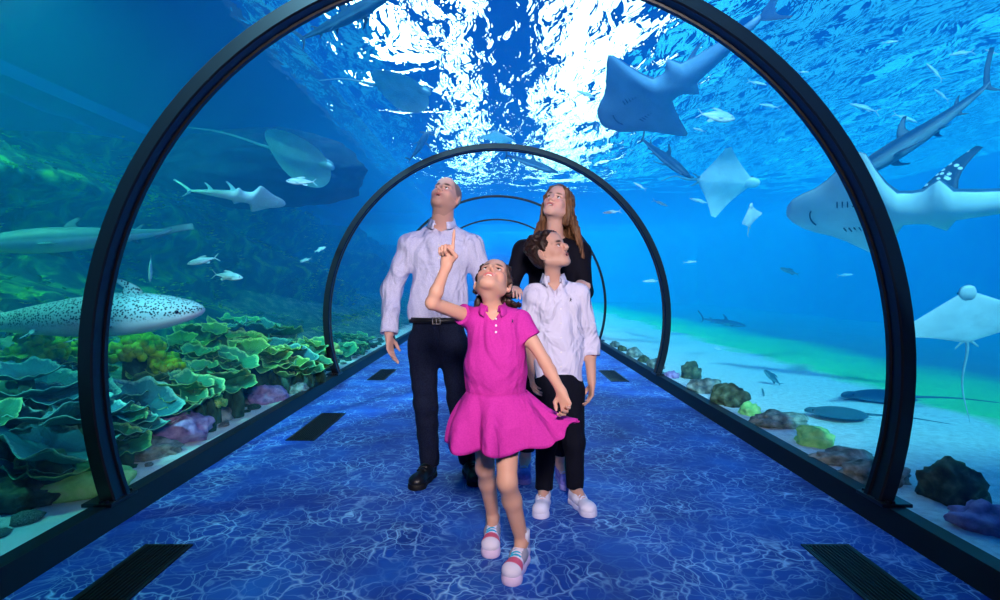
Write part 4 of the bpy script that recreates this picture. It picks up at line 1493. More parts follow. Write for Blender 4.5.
def head(S, M, sc, jaw=1.0, smile=0.0, open_mouth=0.0, nose=1.0, fem=0.0):
    T = lambda x, y, z: M @ Vector((x, y, z))
    R = np.array((M.to_3x3() * (1 / sc)))
    S.ell(T(0, .022, .038), np.array((.076, .096, .088)) * sc, R, .02)
    S.ell(T(0, -.026, -.024), np.array((.065 * jaw, .066, .078)) * sc, R, .03)
    for s in (-1, 1):
        S.cone(T(s * .056 * jaw, .004, -.048), .019 * sc, T(s * .020, -.062, -.086), .022 * sc, .026)
        S.ell(T(s * .040, -.060, -.022), np.array((.024, .024, .022)) * sc, R, .02)
        S.cone(T(s * .014, -.086, .024), .013 * sc, T(s * .046, -.072, .024), .011 * sc, .014)
    S.ell(T(0, -.072, -.091), np.array((.024, .018, .018)) * sc, R, .022)
    S.ell(T(0, -.062, .060), np.array((.052, .035, .040)) * sc, R, .03)
    for s in (-1, 1):
        S.ell(T(s * .031, -.101, .004), np.array((.017, .014, .011)) * sc, R, .010, op=-1)
        S.cone(T(s * .020, -.0855, .0085), .0042 * sc, T(s * .042, -.080, .0075), .0040 * sc, .004)        # lids
        S.cone(T(s * .021, -.0830, -.004), .0036 * sc, T(s * .041, -.0785, -.003), .0036 * sc, .004)
    S.chain([T(0, -.090, .016), T(0, -.106 - .004 * nose, -.010), T(0, -.116, -.024)], [.0085 * sc, .0095 * sc, .0115 * sc * nose], .010)
    for s in (-1, 1):
        S.ell(T(s * .0125, -.101, -.028), np.array((.0085, .011, .0075)) * sc, R, .007)
        S.ell(T(s * .0060, -.1115, -.0355), np.array((.0034, .005, .004)) * sc, R, .003, op=-1)            # nostrils
    w = .021 + .008 * smile
    up = .006 * smile
    S.ell(T(0, -.080, -.058), np.array((.030, .017, .020)) * sc, R, .014)
    S.chain([T(-w, -.083, -.056 + up), T(-.007, -.0955, -.052), T(.007, -.0955, -.052), T(w, -.083, -.056 + up)], [.003 * sc, .0055 * sc, .0055 * sc, .003 * sc], .005)
    S.chain([T(-w * .9, -.082, -.060 + up - open_mouth * .006), T(0, -.094, -.0665 - open_mouth * .012), T(w * .9, -.082, -.060 + up - open_mouth * .006)], [.003 * sc, .0068 * sc, .003 * sc], .005)
    if open_mouth > 0:
        S.ell(T(0, -.094, -.059 - open_mouth * .006), np.array((w * .8, .012, .0035 + .006 * open_mouth)) * sc, R, .003, op=-1)
    else:
        S.chain([T(-w * .9, -.089, -.0575 + up), T(0, -.100, -.0590), T(w * .9, -.089, -.0575 + up)], [.0015 * sc] * 3, .003, op=-1)
    for s in (-1, 1):                                                                                        # ears
        Re = np.array((M.to_3x3() * (1 / sc)) @ Matrix.Rotation(s * 0.38, 3, 'Z') @ Matrix.Rotation(-0.12, 3, 'X'))
        S.ell(T(s * .084, .014, -.006), np.array((.0095, .020, .034)) * sc, Re, .006)
        S.ell(T(s * .0955, .008, -.004), np.array((.0065, .010, .018)) * sc, Re, .005, op=-1)
        S.ell(T(s * .078, .006, -.030), np.array((.008, .010, .011)) * sc, Re, .008)


def face_tint(M, sc, skin, lip, brow, stubble=0.0, buzz=None, blush=0.10, brow_w=1.0):
    Mi = np.array(M.inverted())
    skin, lip, brow = np.array(skin), np.array(lip), np.array(brow)

    def f(V):
        L = V @ Mi[:3, :3].T + Mi[:3, 3]
        x, y, z = L[:, 0], L[:, 1], L[:, 2]
        C = np.tile(skin, (len(V), 1))
        isf = (np.abs(x) < .1) & (y < .02) & (z > -.13) & (z < .14) & (y > -.13)

        def mixin(w, col):
            nonlocal C
            w = (w * isf)[:, None]
            C = C * (1 - w) + np.asarray(col) * w
        g = lambda v, s: np.exp(-(v / s) ** 2)
        mixin(blush * 2 * (g(np.abs(x) - .042, .02) * g(z + .025, .022)) * (y < -.03), skin * np.array((1.05, .62, .62)))
        if stubble:
            w = stubble * np.clip((-.030 - z) / .02, 0, 1) * np.clip((z + .16) / .02, 0, 1) * (y < 0.02)
            w = w * (1 - 0.7 * g(x, .016) * g(z + .04, .008))
            mixin(w, skin * .45)
        mixin(np.clip(1.5 * g(x, .024) * g(z + .0585, .0105) * (y < -.080), 0, 1), lip)
        for s in (-1, 1):
            bx = x - s * .032
            bz = z - (.0255 - 3.0 * (np.abs(bx) ** 2) * 1.6 + s * bx * .12)
            mixin(np.clip(1.7 * g(bx, .023) ** 2 * g(bz, .0056 * brow_w) * (y < -.055), 0, 1), brow)
            mixin(np.clip(1.5 * g(bx, .019) ** 2 * g(z - .0095, .0036) * (y < -.07), 0, 1), brow * .6)
        if buzz is not None:
            hl = np.clip((z - .030 - np.clip((-.02 - y) * .9, 0, .1) * 1.05 + np.clip(np.abs(x) - .045, 0, 1) * .9) / .016, 0, 1)
            back = np.clip((y - .030) / .02, 0, 1) * np.clip((z + .055) / .02, 0, 1)
            w = np.clip(np.maximum(hl * (y > -.075), back), 0, 1) * (np.linalg.norm(L, axis=1) < .15) * (np.abs(x) < .0785)
            C[:] = C * (1 - .8 * w[:, None]) + np.array(buzz) * .8 * w[:, None]
        return C
    return f


M_EYEWHITE = mat_plain('eye_white', (0.86, 0.85, 0.84), 0.2, 0.5)
M_TEETH = mat_plain('teeth', (0.9, 0.88, 0.84), 0.3, 0.5)
M_PUPIL = mat_plain('pupil', (0.004, 0.003, 0.003), 0.15, 0.5)


def eyes(M, sc, base, parent, iris=(0.05, 0.025, 0.012), look=(0, 0)):
    mi = mat_plain('iris', iris, 0.2, 0.5)
    for s in (-1, 1):
        c = M @ Vector((s * .031, -.0775, .003))
        bm = bmesh.new(); bmesh.ops.create_uvsphere(bm, u_segments=14, v_segments=10, radius=.0118 * sc)
        bmesh.ops.translate(bm, verts=bm.verts, vec=c - Vector(base))
        e = bm_obj('eyeball', bm, M_EYEWHITE, parent, smooth=True)
        d = (M.to_3x3() @ Vector((look[0], -1, look[1]))).normalized()
        q = d.to_track_quat('Z', 'Y').to_matrix().to_4x4()
        for nm, r, h, mm in (('iris', .0072, .0090, mi), ('pupil', .0038, .0104, M_PUPIL)):
            bm = bmesh.new(); bmesh.ops.create_uvsphere(bm, u_segments=12, v_segments=6, radius=1)
            bmesh.ops.transform(bm, matrix=Matrix.Translation(c - Vector(base) + d * h * sc) @ q @ Matrix.Diagonal((r * sc, r * sc, .003 * sc, 1)), verts=bm.verts)
            bm_obj(nm, bm, mm, e, smooth=True)


def hand(S, w, d, n, sc, side, curl=(0.25, 0.25, 0.3, 0.35), spread=0.08, thumb=(0.35, 0.3), k=0.004, thumb_in=0.35):
    """w wrist, d finger direction, n palm normal; side: +1 thumb lies on d x n"""
    w = Vector(w); d = Vector(d).normalized(); n = Vector(n)
    n = (n - d * n.dot(d)).normalized()
    s = d.cross(n) * side
    kn = []
    offs = (.0285, .0095, -.0095, -.027)
    lens = ((.040, .025, .021), (.044, .028, .022), (.041, .026, .021), (.032, .020, .018))
    reach = (.088, .092, .087, .079)
    for i in range(4):
        a = w + s * offs[i] * .55 * sc + d * .008 * sc
        b = w + s * offs[i] * sc + d * reach[i] * sc
        S.cone(a, .0145 * sc, b, .0105 * sc, .010, squash=(n, 0.9))
        kn.append(b)
    S.cone(w - d * .01 * sc, .0235 * sc, w + d * .02 * sc, .024 * sc, .012, squash=(n, 0.72))
    for i in range(4):
        p = kn[i]
        dirn = (d + s * spread * (1.5 - i)).normalized()
        ang = 0
        r = .0088 if i != 3 else .0076
        for j in range(3):
            c = curl[i] if not hasattr(curl[i], '__len__') else curl[i][j]
            ang += c
            v = dirn * math.cos(ang) + n * math.sin(ang)
            p2 = p + v * lens[i][j] * sc
            S.cone(p, (r - .0007 * j) * sc, p2, (r - .0007 * (j + 1)) * sc, k * .7)
            p = p2
    t0 = w + s * .020 * sc + d * .018 * sc
    t1 = t0 + (s * .70 + d * .62 + n * .25).normalized() * .044 * sc
    v2 = (d * .9 + s * (.45 - thumb_in) + n * thumb[0]).normalized()
    t2 = t1 + v2 * .032 * sc
    v3 = (d * .9 + s * (.25 - thumb_in) + n * (thumb[0] + thumb[1])).normalized()
    t3 = t2 + v3 * .025 * sc
    S.chain([t0, t1, t2, t3], [.0155 * sc, .0118 * sc, .0100 * sc, .0078 * sc], .005)


def shoe(parent, base, heel, toe_dir, ln, upper_mat, sole_mat, lace_mat, colfn=None, chunky=0.028, laces=5, tongue=None, high=0.0, name='shoe', lace_strap=None):
    """a shoe in its own frame (toe towards -Y, heel end at the origin), as a part with sole and laces"""
    q = ln / 0.28
    S = Field()
    wz = chunky
    cl = [((0, 0, wz), (0, 0, -1))]
    S.cone((0, -.055 * q, wz + .030 * q), .036 * q, (0, -.115 * q, wz + .034 * q), .036 * q, .03, clip=cl)
    S.cone((0, -.115 * q, wz + .026 * q), .038 * q, (0.003, -.225 * q, wz + .016 * q), .040 * q, .03, clip=cl, squash=((0, 0, 1), .82))
    S.ell((0.002, -.232 * q, wz + .012 * q), (.042 * q, .046 * q, .028 * q), None, .03, clip=cl)
    S.cone((0, -.045 * q, wz + .02 * q), .035 * q, (0, -.055 * q, wz + (.060 + high) * q), .033 * q, .02,
           clip=cl + [((0, -.05, wz + (.066 + high) * q), (0, .25, 1))])
    S.ell((0, -.056 * q, wz + (.085 + high) * q), (.026 * q, .032 * q, .030 * q), None, .006, op=-1)
    o = sdf_obj(name, S, 0.0045, (0, 0, 0), upper_mat, parent, colfn)
    S2 = Field()
    cl2 = [((0, 0, 0), (0, 0, -1)), ((0, 0, wz + .004), (0, 0, 1))]
    S2.cone((0, -.045 * q, wz * .5), .041 * q, (0.001, -.13 * q, wz * .5), .037 * q, .02, clip=cl2)
    S2.cone((0.001, -.13 * q, wz * .5), .037 * q, (0.003, -.225 * q, wz * .5), .047 * q, .02, clip=cl2)
    S2.ell((0.003, -.235 * q, wz * .5), (.047 * q, .048 * q, .05 * q), None, .02, clip=cl2)
    sdf_obj('sole', S2, 0.0045, (0, 0, 0), sole_mat, o)
    if laces:
        V, F = [], []
        for k in range(laces):
            u = k / max(1, laces - 1)
            y = (-.170 + .075 * u) * q
            z = wz + (.0575 + .016 * u) * q
            pts = catmull([(-.026 * q, y - .004, z - .010 * q), (-.010 * q, y, z), (.010 * q, y + .004, z), (.026 * q, y + .006, z - .010 * q)], 3)
            vt, ft = tube(pts, .0042 * q + .0005, 6)
            b = len(V); V += vt; F += [tuple(i + b for i in f) for f in ft]
        mesh_obj('laces', V, F, lace_mat, o)
    ang = math.atan2(toe_dir[0], -toe_dir[1])
    h = Vector(heel) - Vector(base)
    o.matrix_local = Matrix.Translation(h) @ Matrix.Rotation(ang, 4, 'Z')
    return o


def collar(name, ctr, M3, rx, ry, h, drop, mat, parent, base, gap=0.5, flare=0.022, stand_open=0.0):
    """folded shirt collar: a stand around the neck with points turned down at the front. M3: axes of the neck frame (front is -Y)"""
    n = 30
    V, F = [], []
    rows = 5
    for k in range(n + 1):
        u = k / n
        a = -PI / 2 + gap + (2 * PI - 2 * gap) * u            # starts right of the front gap, runs round the back
        fr = max(0.0, -math.sin(a))                            # 1 at the front
        c, s = math.cos(a), math.sin(a)
        prof = [(0.0, -.012, 0), (0.002, h * (1 - .45 * fr), 0), (0.007, h * (1 - .45 * fr) + .003, 0), (flare * .8, -.2 * drop, 0), (flare * (1 + .5 * fr), -drop * (0.6 + 1.1 * fr ** 2), 0)]
        for (dr, z, _) in prof:
            p = Vector(((rx + dr) * c, (ry + dr) * s - fr * .012, z - fr * .022))
            V.append(Vector(ctr) + M3 @ p - Vector(base))
    for k in range(n):
        for j in range(rows - 1):
            a = k * rows + j
            F.append((a, a + 1, a + rows + 1, a + rows))
    o = mesh_obj(name, V, F, mat, parent)
    md = o.modifiers.new('thick', 'SOLIDIFY'); md.thickness = 0.004; md.offset = 0
    return o


def waves(V, seed, amp, f0=9.0, dirs=((1, .2, .3), (.3, .1, 1), (.7, .2, -.8))):
    rs = np.random.RandomState(seed)
    h = np.zeros(len(V))
    for q in range(7):
        d = np.array(dirs[q % len(dirs)]) + rs.normal(0, .35, 3)
        f = f0 * rs.uniform(.6, 2.2)
        h += np.sin(V @ d * f + rs.uniform(0, 6.28) + 1.3 * np.sin(V @ rs.normal(0, 1, 3) * f * .5)) / (1 + .35 * q)
    return amp * h * .4
# ------------------------------------------------------------------ the family
YA = (0, 1, 0)
ZA = (0, 0, 1)


def lerp(a, b, t):
    return Vector(a).lerp(Vector(b), t)


def skeleton(S, J, D):
    """skin body from joints; D: radii"""
    M = J['M']
    S.cone(J['neck'] - Vector((0, 0, .01)), D['neck'] * 1.12, M @ Vector((0, .018, -.065)), D['neck'], .03)
    for s in ('R', 'L'):
        S.cone(J['neck'] + Vector((0, .01, -.03)), D['neck'] * .85, J['sh' + s], D['sh'] * .9, .03)
        S.cone(J['sh' + s], D['sh'], J['el' + s], D['el'], .02)
        m = lerp(J['el' + s], J['wr' + s], .3)
        S.chain([J['el' + s], m, J['wr' + s]], [D['el'] * .95, D['el'] * .98, D['wr']], .015)
        S.cone(J['hip' + s], D['hip'], J['kn' + s], D['kn'], .03)
        c = lerp(J['kn' + s], J['an' + s], .32) + Vector((0, .012, 0))
        S.chain([J['kn' + s], c, J['an' + s]], [D['kn'], D['kn'] * .98, D['an']], .02)
    S.cone(J['chest'], D['cw'], J['waist'], D['ww'], .05, squash=(YA, D['flat']))
    S.cone(J['waist'], D['ww'], J['pelvis'], D['pw'], .05, squash=(YA, D['flat']))
    mid = (J['shR'] + J['shL']) / 2
    S.cone(lerp(mid, J['shR'], .55) - Vector((0, 0, .05)), D['sh'] * 1.2, lerp(mid, J['shL'], .55) - Vector((0, 0, .05)), D['sh'] * 1.2, .04)
    for s in ('R', 'L'):
        S.cone(J['an' + s], D['an'], J['an' + s] + Vector(J['toe' + s]).normalized() * D['foot'] * .45 - Vector((0, 0, J['an' + s].z * .55)), D['an'] * .8, .02)


def top_garment(S, J, D, off, hem, sleeve, hem_n=(0, 0, -1), belly=0.0):
    """shirt volume; sleeve: dict side -> fraction along the forearm (0..1) or (-1..0) along the upper arm"""
    cl = [(hem, hem_n)]
    S.cone(J['chest'], D['cw'] + off, J['waist'], D['ww'] + off + belly, .05, clip=cl, squash=(YA, D['flat']))
    S.cone(J['waist'], D['ww'] + off + belly, J['pelvis'] - Vector((0, 0, .05)), D['pw'] + off + belly * .5, .05, clip=cl, squash=(YA, D['flat']))
    mid = (J['shR'] + J['shL']) / 2
    S.cone(lerp(mid, J['shR'], .6) - Vector((0, 0, .05)), D['sh'] * 1.2 + off, lerp(mid, J['shL'], .6) - Vector((0, 0, .05)), D['sh'] * 1.2 + off, .05, clip=cl)
    for s in ('R', 'L'):
        S.cone(J['neck'] + Vector((0, .01, -.03)), D['neck'] * .85 + off * .8, J['sh' + s], D['sh'] * .9 + off, .04)
        f = sleeve[s]
        if f < 0:
            e = lerp(J['sh' + s], J['el' + s], -f)
            dn = (J['el' + s] - J['sh' + s]).normalized()
            S.cone(J['sh' + s], D['sh'] + off, e + dn * .03, D['sh'] + off * 1.5, .025, clip=[(e, dn)])
        else:
            S.cone(J['sh' + s], D['sh'] + off, J['el' + s], D['el'] + off * 1.15, .035)
            e = lerp(J['el' + s], J['wr' + s], f)
            dn = (J['wr' + s] - J['el' + s]).normalized()
            S.cone(J['el' + s], D['el'] + off * 1.15, e + dn * .02, D['wr'] + off * 1.25 + (D['el'] - D['wr']) * (1 - f), .025, clip=[(e, dn)])


def neck_hole(S, J, D, extra=.010, vdepth=0.0):
    M = J['M']
    up = (M @ Vector((0, .018, -.065)) - J['neck'])
    S.cone(J['neck'] - up.normalized() * .01, D['neck'] + extra, J['neck'] + up * 1.2, D['neck'] + extra + .012, .01, op=-1)
    if vdepth:
        S.cone(J['neck'] + Vector((0, -D['neck'] - .02, -.005)), .030, J['neck'] + Vector((0, -D['neck'] - .045, -vdepth)), .006, .01, op=-1)


def trousers(S, J, D, off, top, hems, pelvis_extra=0.0):
    cl = [(top, (0, 0, 1))]
    S.cone(J['waist'], D['ww'] + off * .8, J['pelvis'], D['pw'] + off, .04, clip=cl, squash=(YA, D['flat'] * 1.08))
    for s in ('R', 'L'):
        S.cone(J['hip' + s], D['hip'] + off, J['kn' + s], D['kn'] + off * 1.1, .035, clip=cl)
        h = lerp(J['kn' + s], J['an' + s], hems[s])
        S.cone(J['kn' + s], D['kn'] + off * 1.1, h - Vector((0, 0, .02)), D['an'] + off * 1.35, .03, clip=[(h, (0, 0, -1))])


def ring_band(name, ctr, rx, ry, h, t, mat, parent, base, n=48, tilt=0.0):
    V, F = [], []
    for k in range(n):
        a = 2 * PI * k / n
        c, s = math.cos(a), math.sin(a)
        for (dr, z) in ((0, -h / 2), (t, -h / 2), (t, h / 2), (0, h / 2)):
            V.append(Vector(ctr) - Vector(base) + Vector(((rx + dr) * c, (ry + dr) * s, z)))
    for k in range(n):
        k2 = (k + 1) % n
        for j in range(4):
            j2 = (j + 1) % 4
            F.append((k * 4 + j, k * 4 + j2, k2 * 4 + j2, k2 * 4 + j))
    return mesh_obj(name, V, F, mat, parent)


def buttons(pts, r, mat, parent, base, nrm=(0, -1, 0)):
    q = Vector(nrm).to_track_quat('Z', 'Y').to_matrix().to_4x4()
    for p in pts:
        bm = bmesh.new(); bmesh.ops.create_cone(bm, cap_ends=True, segments=10, radius1=r, radius2=r * .85, depth=.004)
        bmesh.ops.transform(bm, matrix=Matrix.Translation(Vector(p) - Vector(base)) @ q, verts=bm.verts)
        bm_obj('button', bm, mat, parent)


def surf_y(o, base, x, z):
    """front (towards the camera) of a garment at world x, z"""
    me = o.data
    n = len(me.vertices)
    co = np.empty(n * 3, np.float32); me.vertices.foreach_get('co', co)
    co = co.reshape(-1, 3) + A3(base)
    d = (co[:, 0] - x) ** 2 + (co[:, 2] - z) ** 2
    near = co[d < 0.010 ** 2]
    if len(near) == 0:
        near = co[np.argsort(d)[:6]]
    return float(near[:, 1].min())


M_SHIRT_M = mat_cloth('pale_lilac_shirt', (0.60, 0.60, 0.83), 0.85, 1.6, 6.5, (0.72, 0.72, 0.92))
M_SHIRT_B = mat_cloth('white_shirt', (0.72, 0.70, 0.88), 0.85, 1.6, 9.0)
M_JEANS = mat_cloth('dark_jeans', (0.006, 0.009, 0.026), 0.9, 0.6, 8.0, (0.012, 0.018, 0.045))
M_BLACKTROUSER = mat_cloth('black_trousers', (0.005, 0.006, 0.014), 0.9, 0.5, 10.0)
M_BLACKTOP = mat_cloth('black_top', (0.005, 0.005, 0.012), 0.8, 0.4, 7.0)
M_PINK = mat_cloth('magenta_pique', (0.50, 0.025, 0.31), 0.8, 0.9, 7.0, (0.56, 0.035, 0.35))
M_SKIN = mat_tint('skin', 0.5, 0.35, 0.12)
M_LEATHER = mat_plain('black_leather', (0.006, 0.006, 0.008), 0.4, 0.5)
M_BUCKLE = mat_plain('steel_buckle', (0.6, 0.6, 0.62), 0.25, 0.5, 1.0)
M_NAVY = mat_plain('navy_thread', (0.01, 0.01, 0.06), 0.8)
M_WHITEBTN = mat_plain('pearl_button', (0.85, 0.82, 0.88), 0.3, 0.5)


def hair_mat(name, c1, c2, scale=70, stretch=(1, 1, .12)):
    return mat_noise(name, [(0.3, c1), (0.7, c2)], scale, 0.45, 3, 0.6, 0.004, stretch)


def polo_mark(o, base, x, z, s, mat, parent):
    """tiny embroidered rider-like mark"""
    y = surf_y(o, base, x, z) - .004
    bm = bmesh.new()
    for (dx, dz, w, h, r) in ((0, 0, .45, .8, 0.2), (-.1, .6, .3, .3, 0), (.25, -.5, .15, .6, -.3), (-.25, -.5, .15, .6, .3), (.3, .4, .1, .9, -.5)):
        vs = add_box(bm, (0, 0, 0), (w * s, .004, h * s))
        bmesh.ops.rotate(bm, verts=vs, cent=(0, 0, 0), matrix=Matrix.Rotation(r, 3, 'Y'))
        bmesh.ops.translate(bm, verts=vs, vec=(x + dx * s - base[0], y - base[1], z + dz * s - base[2]))
    bm_obj('chest_mark', bm, mat, parent)


# ---------------------------------------------------------------- man
def build_man():
    d = 3.36
    base = P(450, 485, 3.40); base.z = 0
    root = empty('person', base)
    sc = 1.0
    J = {'M': head_matrix(P(446, 197.5, d - .04), -17, -33, 8, sc * 0.96)}
    J.update(neck=P(442, 225, d + .03), shR=P(409, 245, d), shL=P(472, 245, d), elR=P(392, 290, d + .03), elL=P(486, 288, d + .03), wrR=P(389, 334, d - .06), wrL=P(488, 330, d - .10),
             chest=P(440.5, 258, d), waist=P(438, 306, d), pelvis=P(438, 338, d), hipR=P(422.5, 346, d), hipL=P(454, 346, d + .01), knR=P(426, 404, d), knL=P(459, 400, d + .05),
             anR=P(430, 463, d + .08), anL=P(469, 461, d + .14), toeR=(-.30, -1, 0), toeL=(.25, -1, 0))
    D = dict(neck=.062, sh=.050, el=.041, wr=.028, hip=.080, kn=.055, an=.040, cw=.150, ww=.140, pw=.145, flat=.66, foot=.28)
    skin = (0.70, 0.39, 0.31)
    S = Field(); skeleton(S, J, D)
    head(S, J['M'], sc * .96, jaw=1.12, open_mouth=.5, nose=1.1)
    hand(S, J['wrR'] + Vector((0, 0, -.012)), (.10, -.12, -1), (.9, -.35, 0), .95, -1, curl=(.22, .28, .32, .36), spread=.05)
    hand(S, J['wrL'], (0, -.3, -1), (-.9, .2, 0), .95, 1, curl=(.3, .3, .3, .3))
    b = sdf_obj('body', S, 0.0042, base, M_SKIN, root, face_tint(J['M'], sc * .96, skin, (.48, .17, .16), (.05, .028, .02), stubble=.42, buzz=(.16, .10, .085)))
    eyes(J['M'], .96, base, root, look=(-.15, .15))
    add_mouth(J['M'], .96, base, root)
    S = Field()
    hem = Vector((0, 0, P(438, 318, d).z))
    top_garment(S, J, D, .016, hem, dict(R=.95, L=.95), belly=.008)
    neck_hole(S, J, D, .006, .075)
    fold = lambda V: waves(V, 3, .009, 15, ((1, .2, .35), (.25, .2, 1), (.8, .1, -.7)))
    sh = sdf_obj('shirt', S, 0.0055, base, M_SHIRT_M, root, disp=fold)
    Mn = Matrix.Rotation(-.25, 3, 'X')
    collar('collar', J['neck'] + Vector((0, -.002, .006)), Mn, .069, .069, .032, .034, M_SHIRT_M, sh, base, gap=.42)
    pts = [(x, surf_y(sh, base, x, z) - .003, z) for x, z in ((P(440.5, py, d).x, P(440, py, d).z) for py in (246, 259, 272, 285, 298))]
    buttons(pts, .0055, M_WHITEBTN, sh, base)
    V, F = tube([Vector((P(440.5, py, d).x, 0, P(440, py, d).z)) for py in range(242, 318, 6)], .0022, 5)
    for i, v in enumerate(V):
        V[i] = Vector((v.x, surf_y(sh, base, v.x + .014, v.z) - .0005 + v.y * .2, v.z)) - base + Vector((.014, 0, 0))
    mesh_obj('placket', V, F, M_SHIRT_M, sh)
    for s in ('R', 'L'):
        dn = (J['wr' + s] - J['el' + s]).normalized()
        c = lerp(J['el' + s], J['wr' + s], .86)
        V, F = tube([c, lerp(J['el' + s], J['wr' + s], .99)], [.050, .049], 20)
        cu = mesh_obj('cuff', [v - base for v in V], F[:-2], M_SHIRT_M, sh)
        md = cu.modifiers.new('thick', 'SOLIDIFY'); md.thickness = .004
    S = Field()
    top = Vector((0, 0, P(438, 321, d).z))
    trousers(S, J, D, .014, top, dict(R=1.03, L=1.03))
    tro = sdf_obj('jeans', S, 0.0058, base, M_JEANS, root, disp=lambda V: waves(V, 5, .004, 18, ((.3, .2, 1), (.5, .2, 1))))
    V, F = tube([Vector((P(441, py, d).x, 0, P(441, py, d).z)) for py in range(324, 346, 4)], .003, 5)
    for i, v in enumerate(V):
        V[i] = Vector((v.x, surf_y(tro, base, v.x, v.z) + v.y * .3, v.z)) - base
    mesh_obj('fly_seam', V, F, M_JEANS, tro)
    bc = P(438, 319.5, d)
    rw = D['ww'] + .014
    belt = ring_band('belt', bc, rw + .016, rw * .70 + .012, .034, .006, M_LEATHER, root, base)
    bm = bmesh.new()
    fy = -(rw * .70 + .012) - .008
    for (dx, dz, w, h) in ((-.022, 0, .006, .042), (.022, 0, .006, .042), (0, .018, .05, .006), (0, -.018, .05, .006), (0, 0, .006, .036)):
        add_box(bm, (bc.x - base.x + dx + .004, bc.y - base.y + fy, bc.z + dz), (w, .006, h))
    bm_obj('buckle', bm, M_BUCKLE, belt)
    for s, toe in (('R', J['toeR']), ('L', J['toeL'])):
        t = Vector(toe).normalized()
        h = J['an' + s] - t * .055; h.z = 0.0
        shoe(root, base, h, t, .30, M_LEATHER, mat_plain('black_rubber', (.004, .004, .004), .6), M_LEATHER, chunky=.026, laces=4, high=.35, name='shoe')
    tag(root, 'bald man in pale lilac shirt and dark jeans gazing upward behind the girl', 'person')


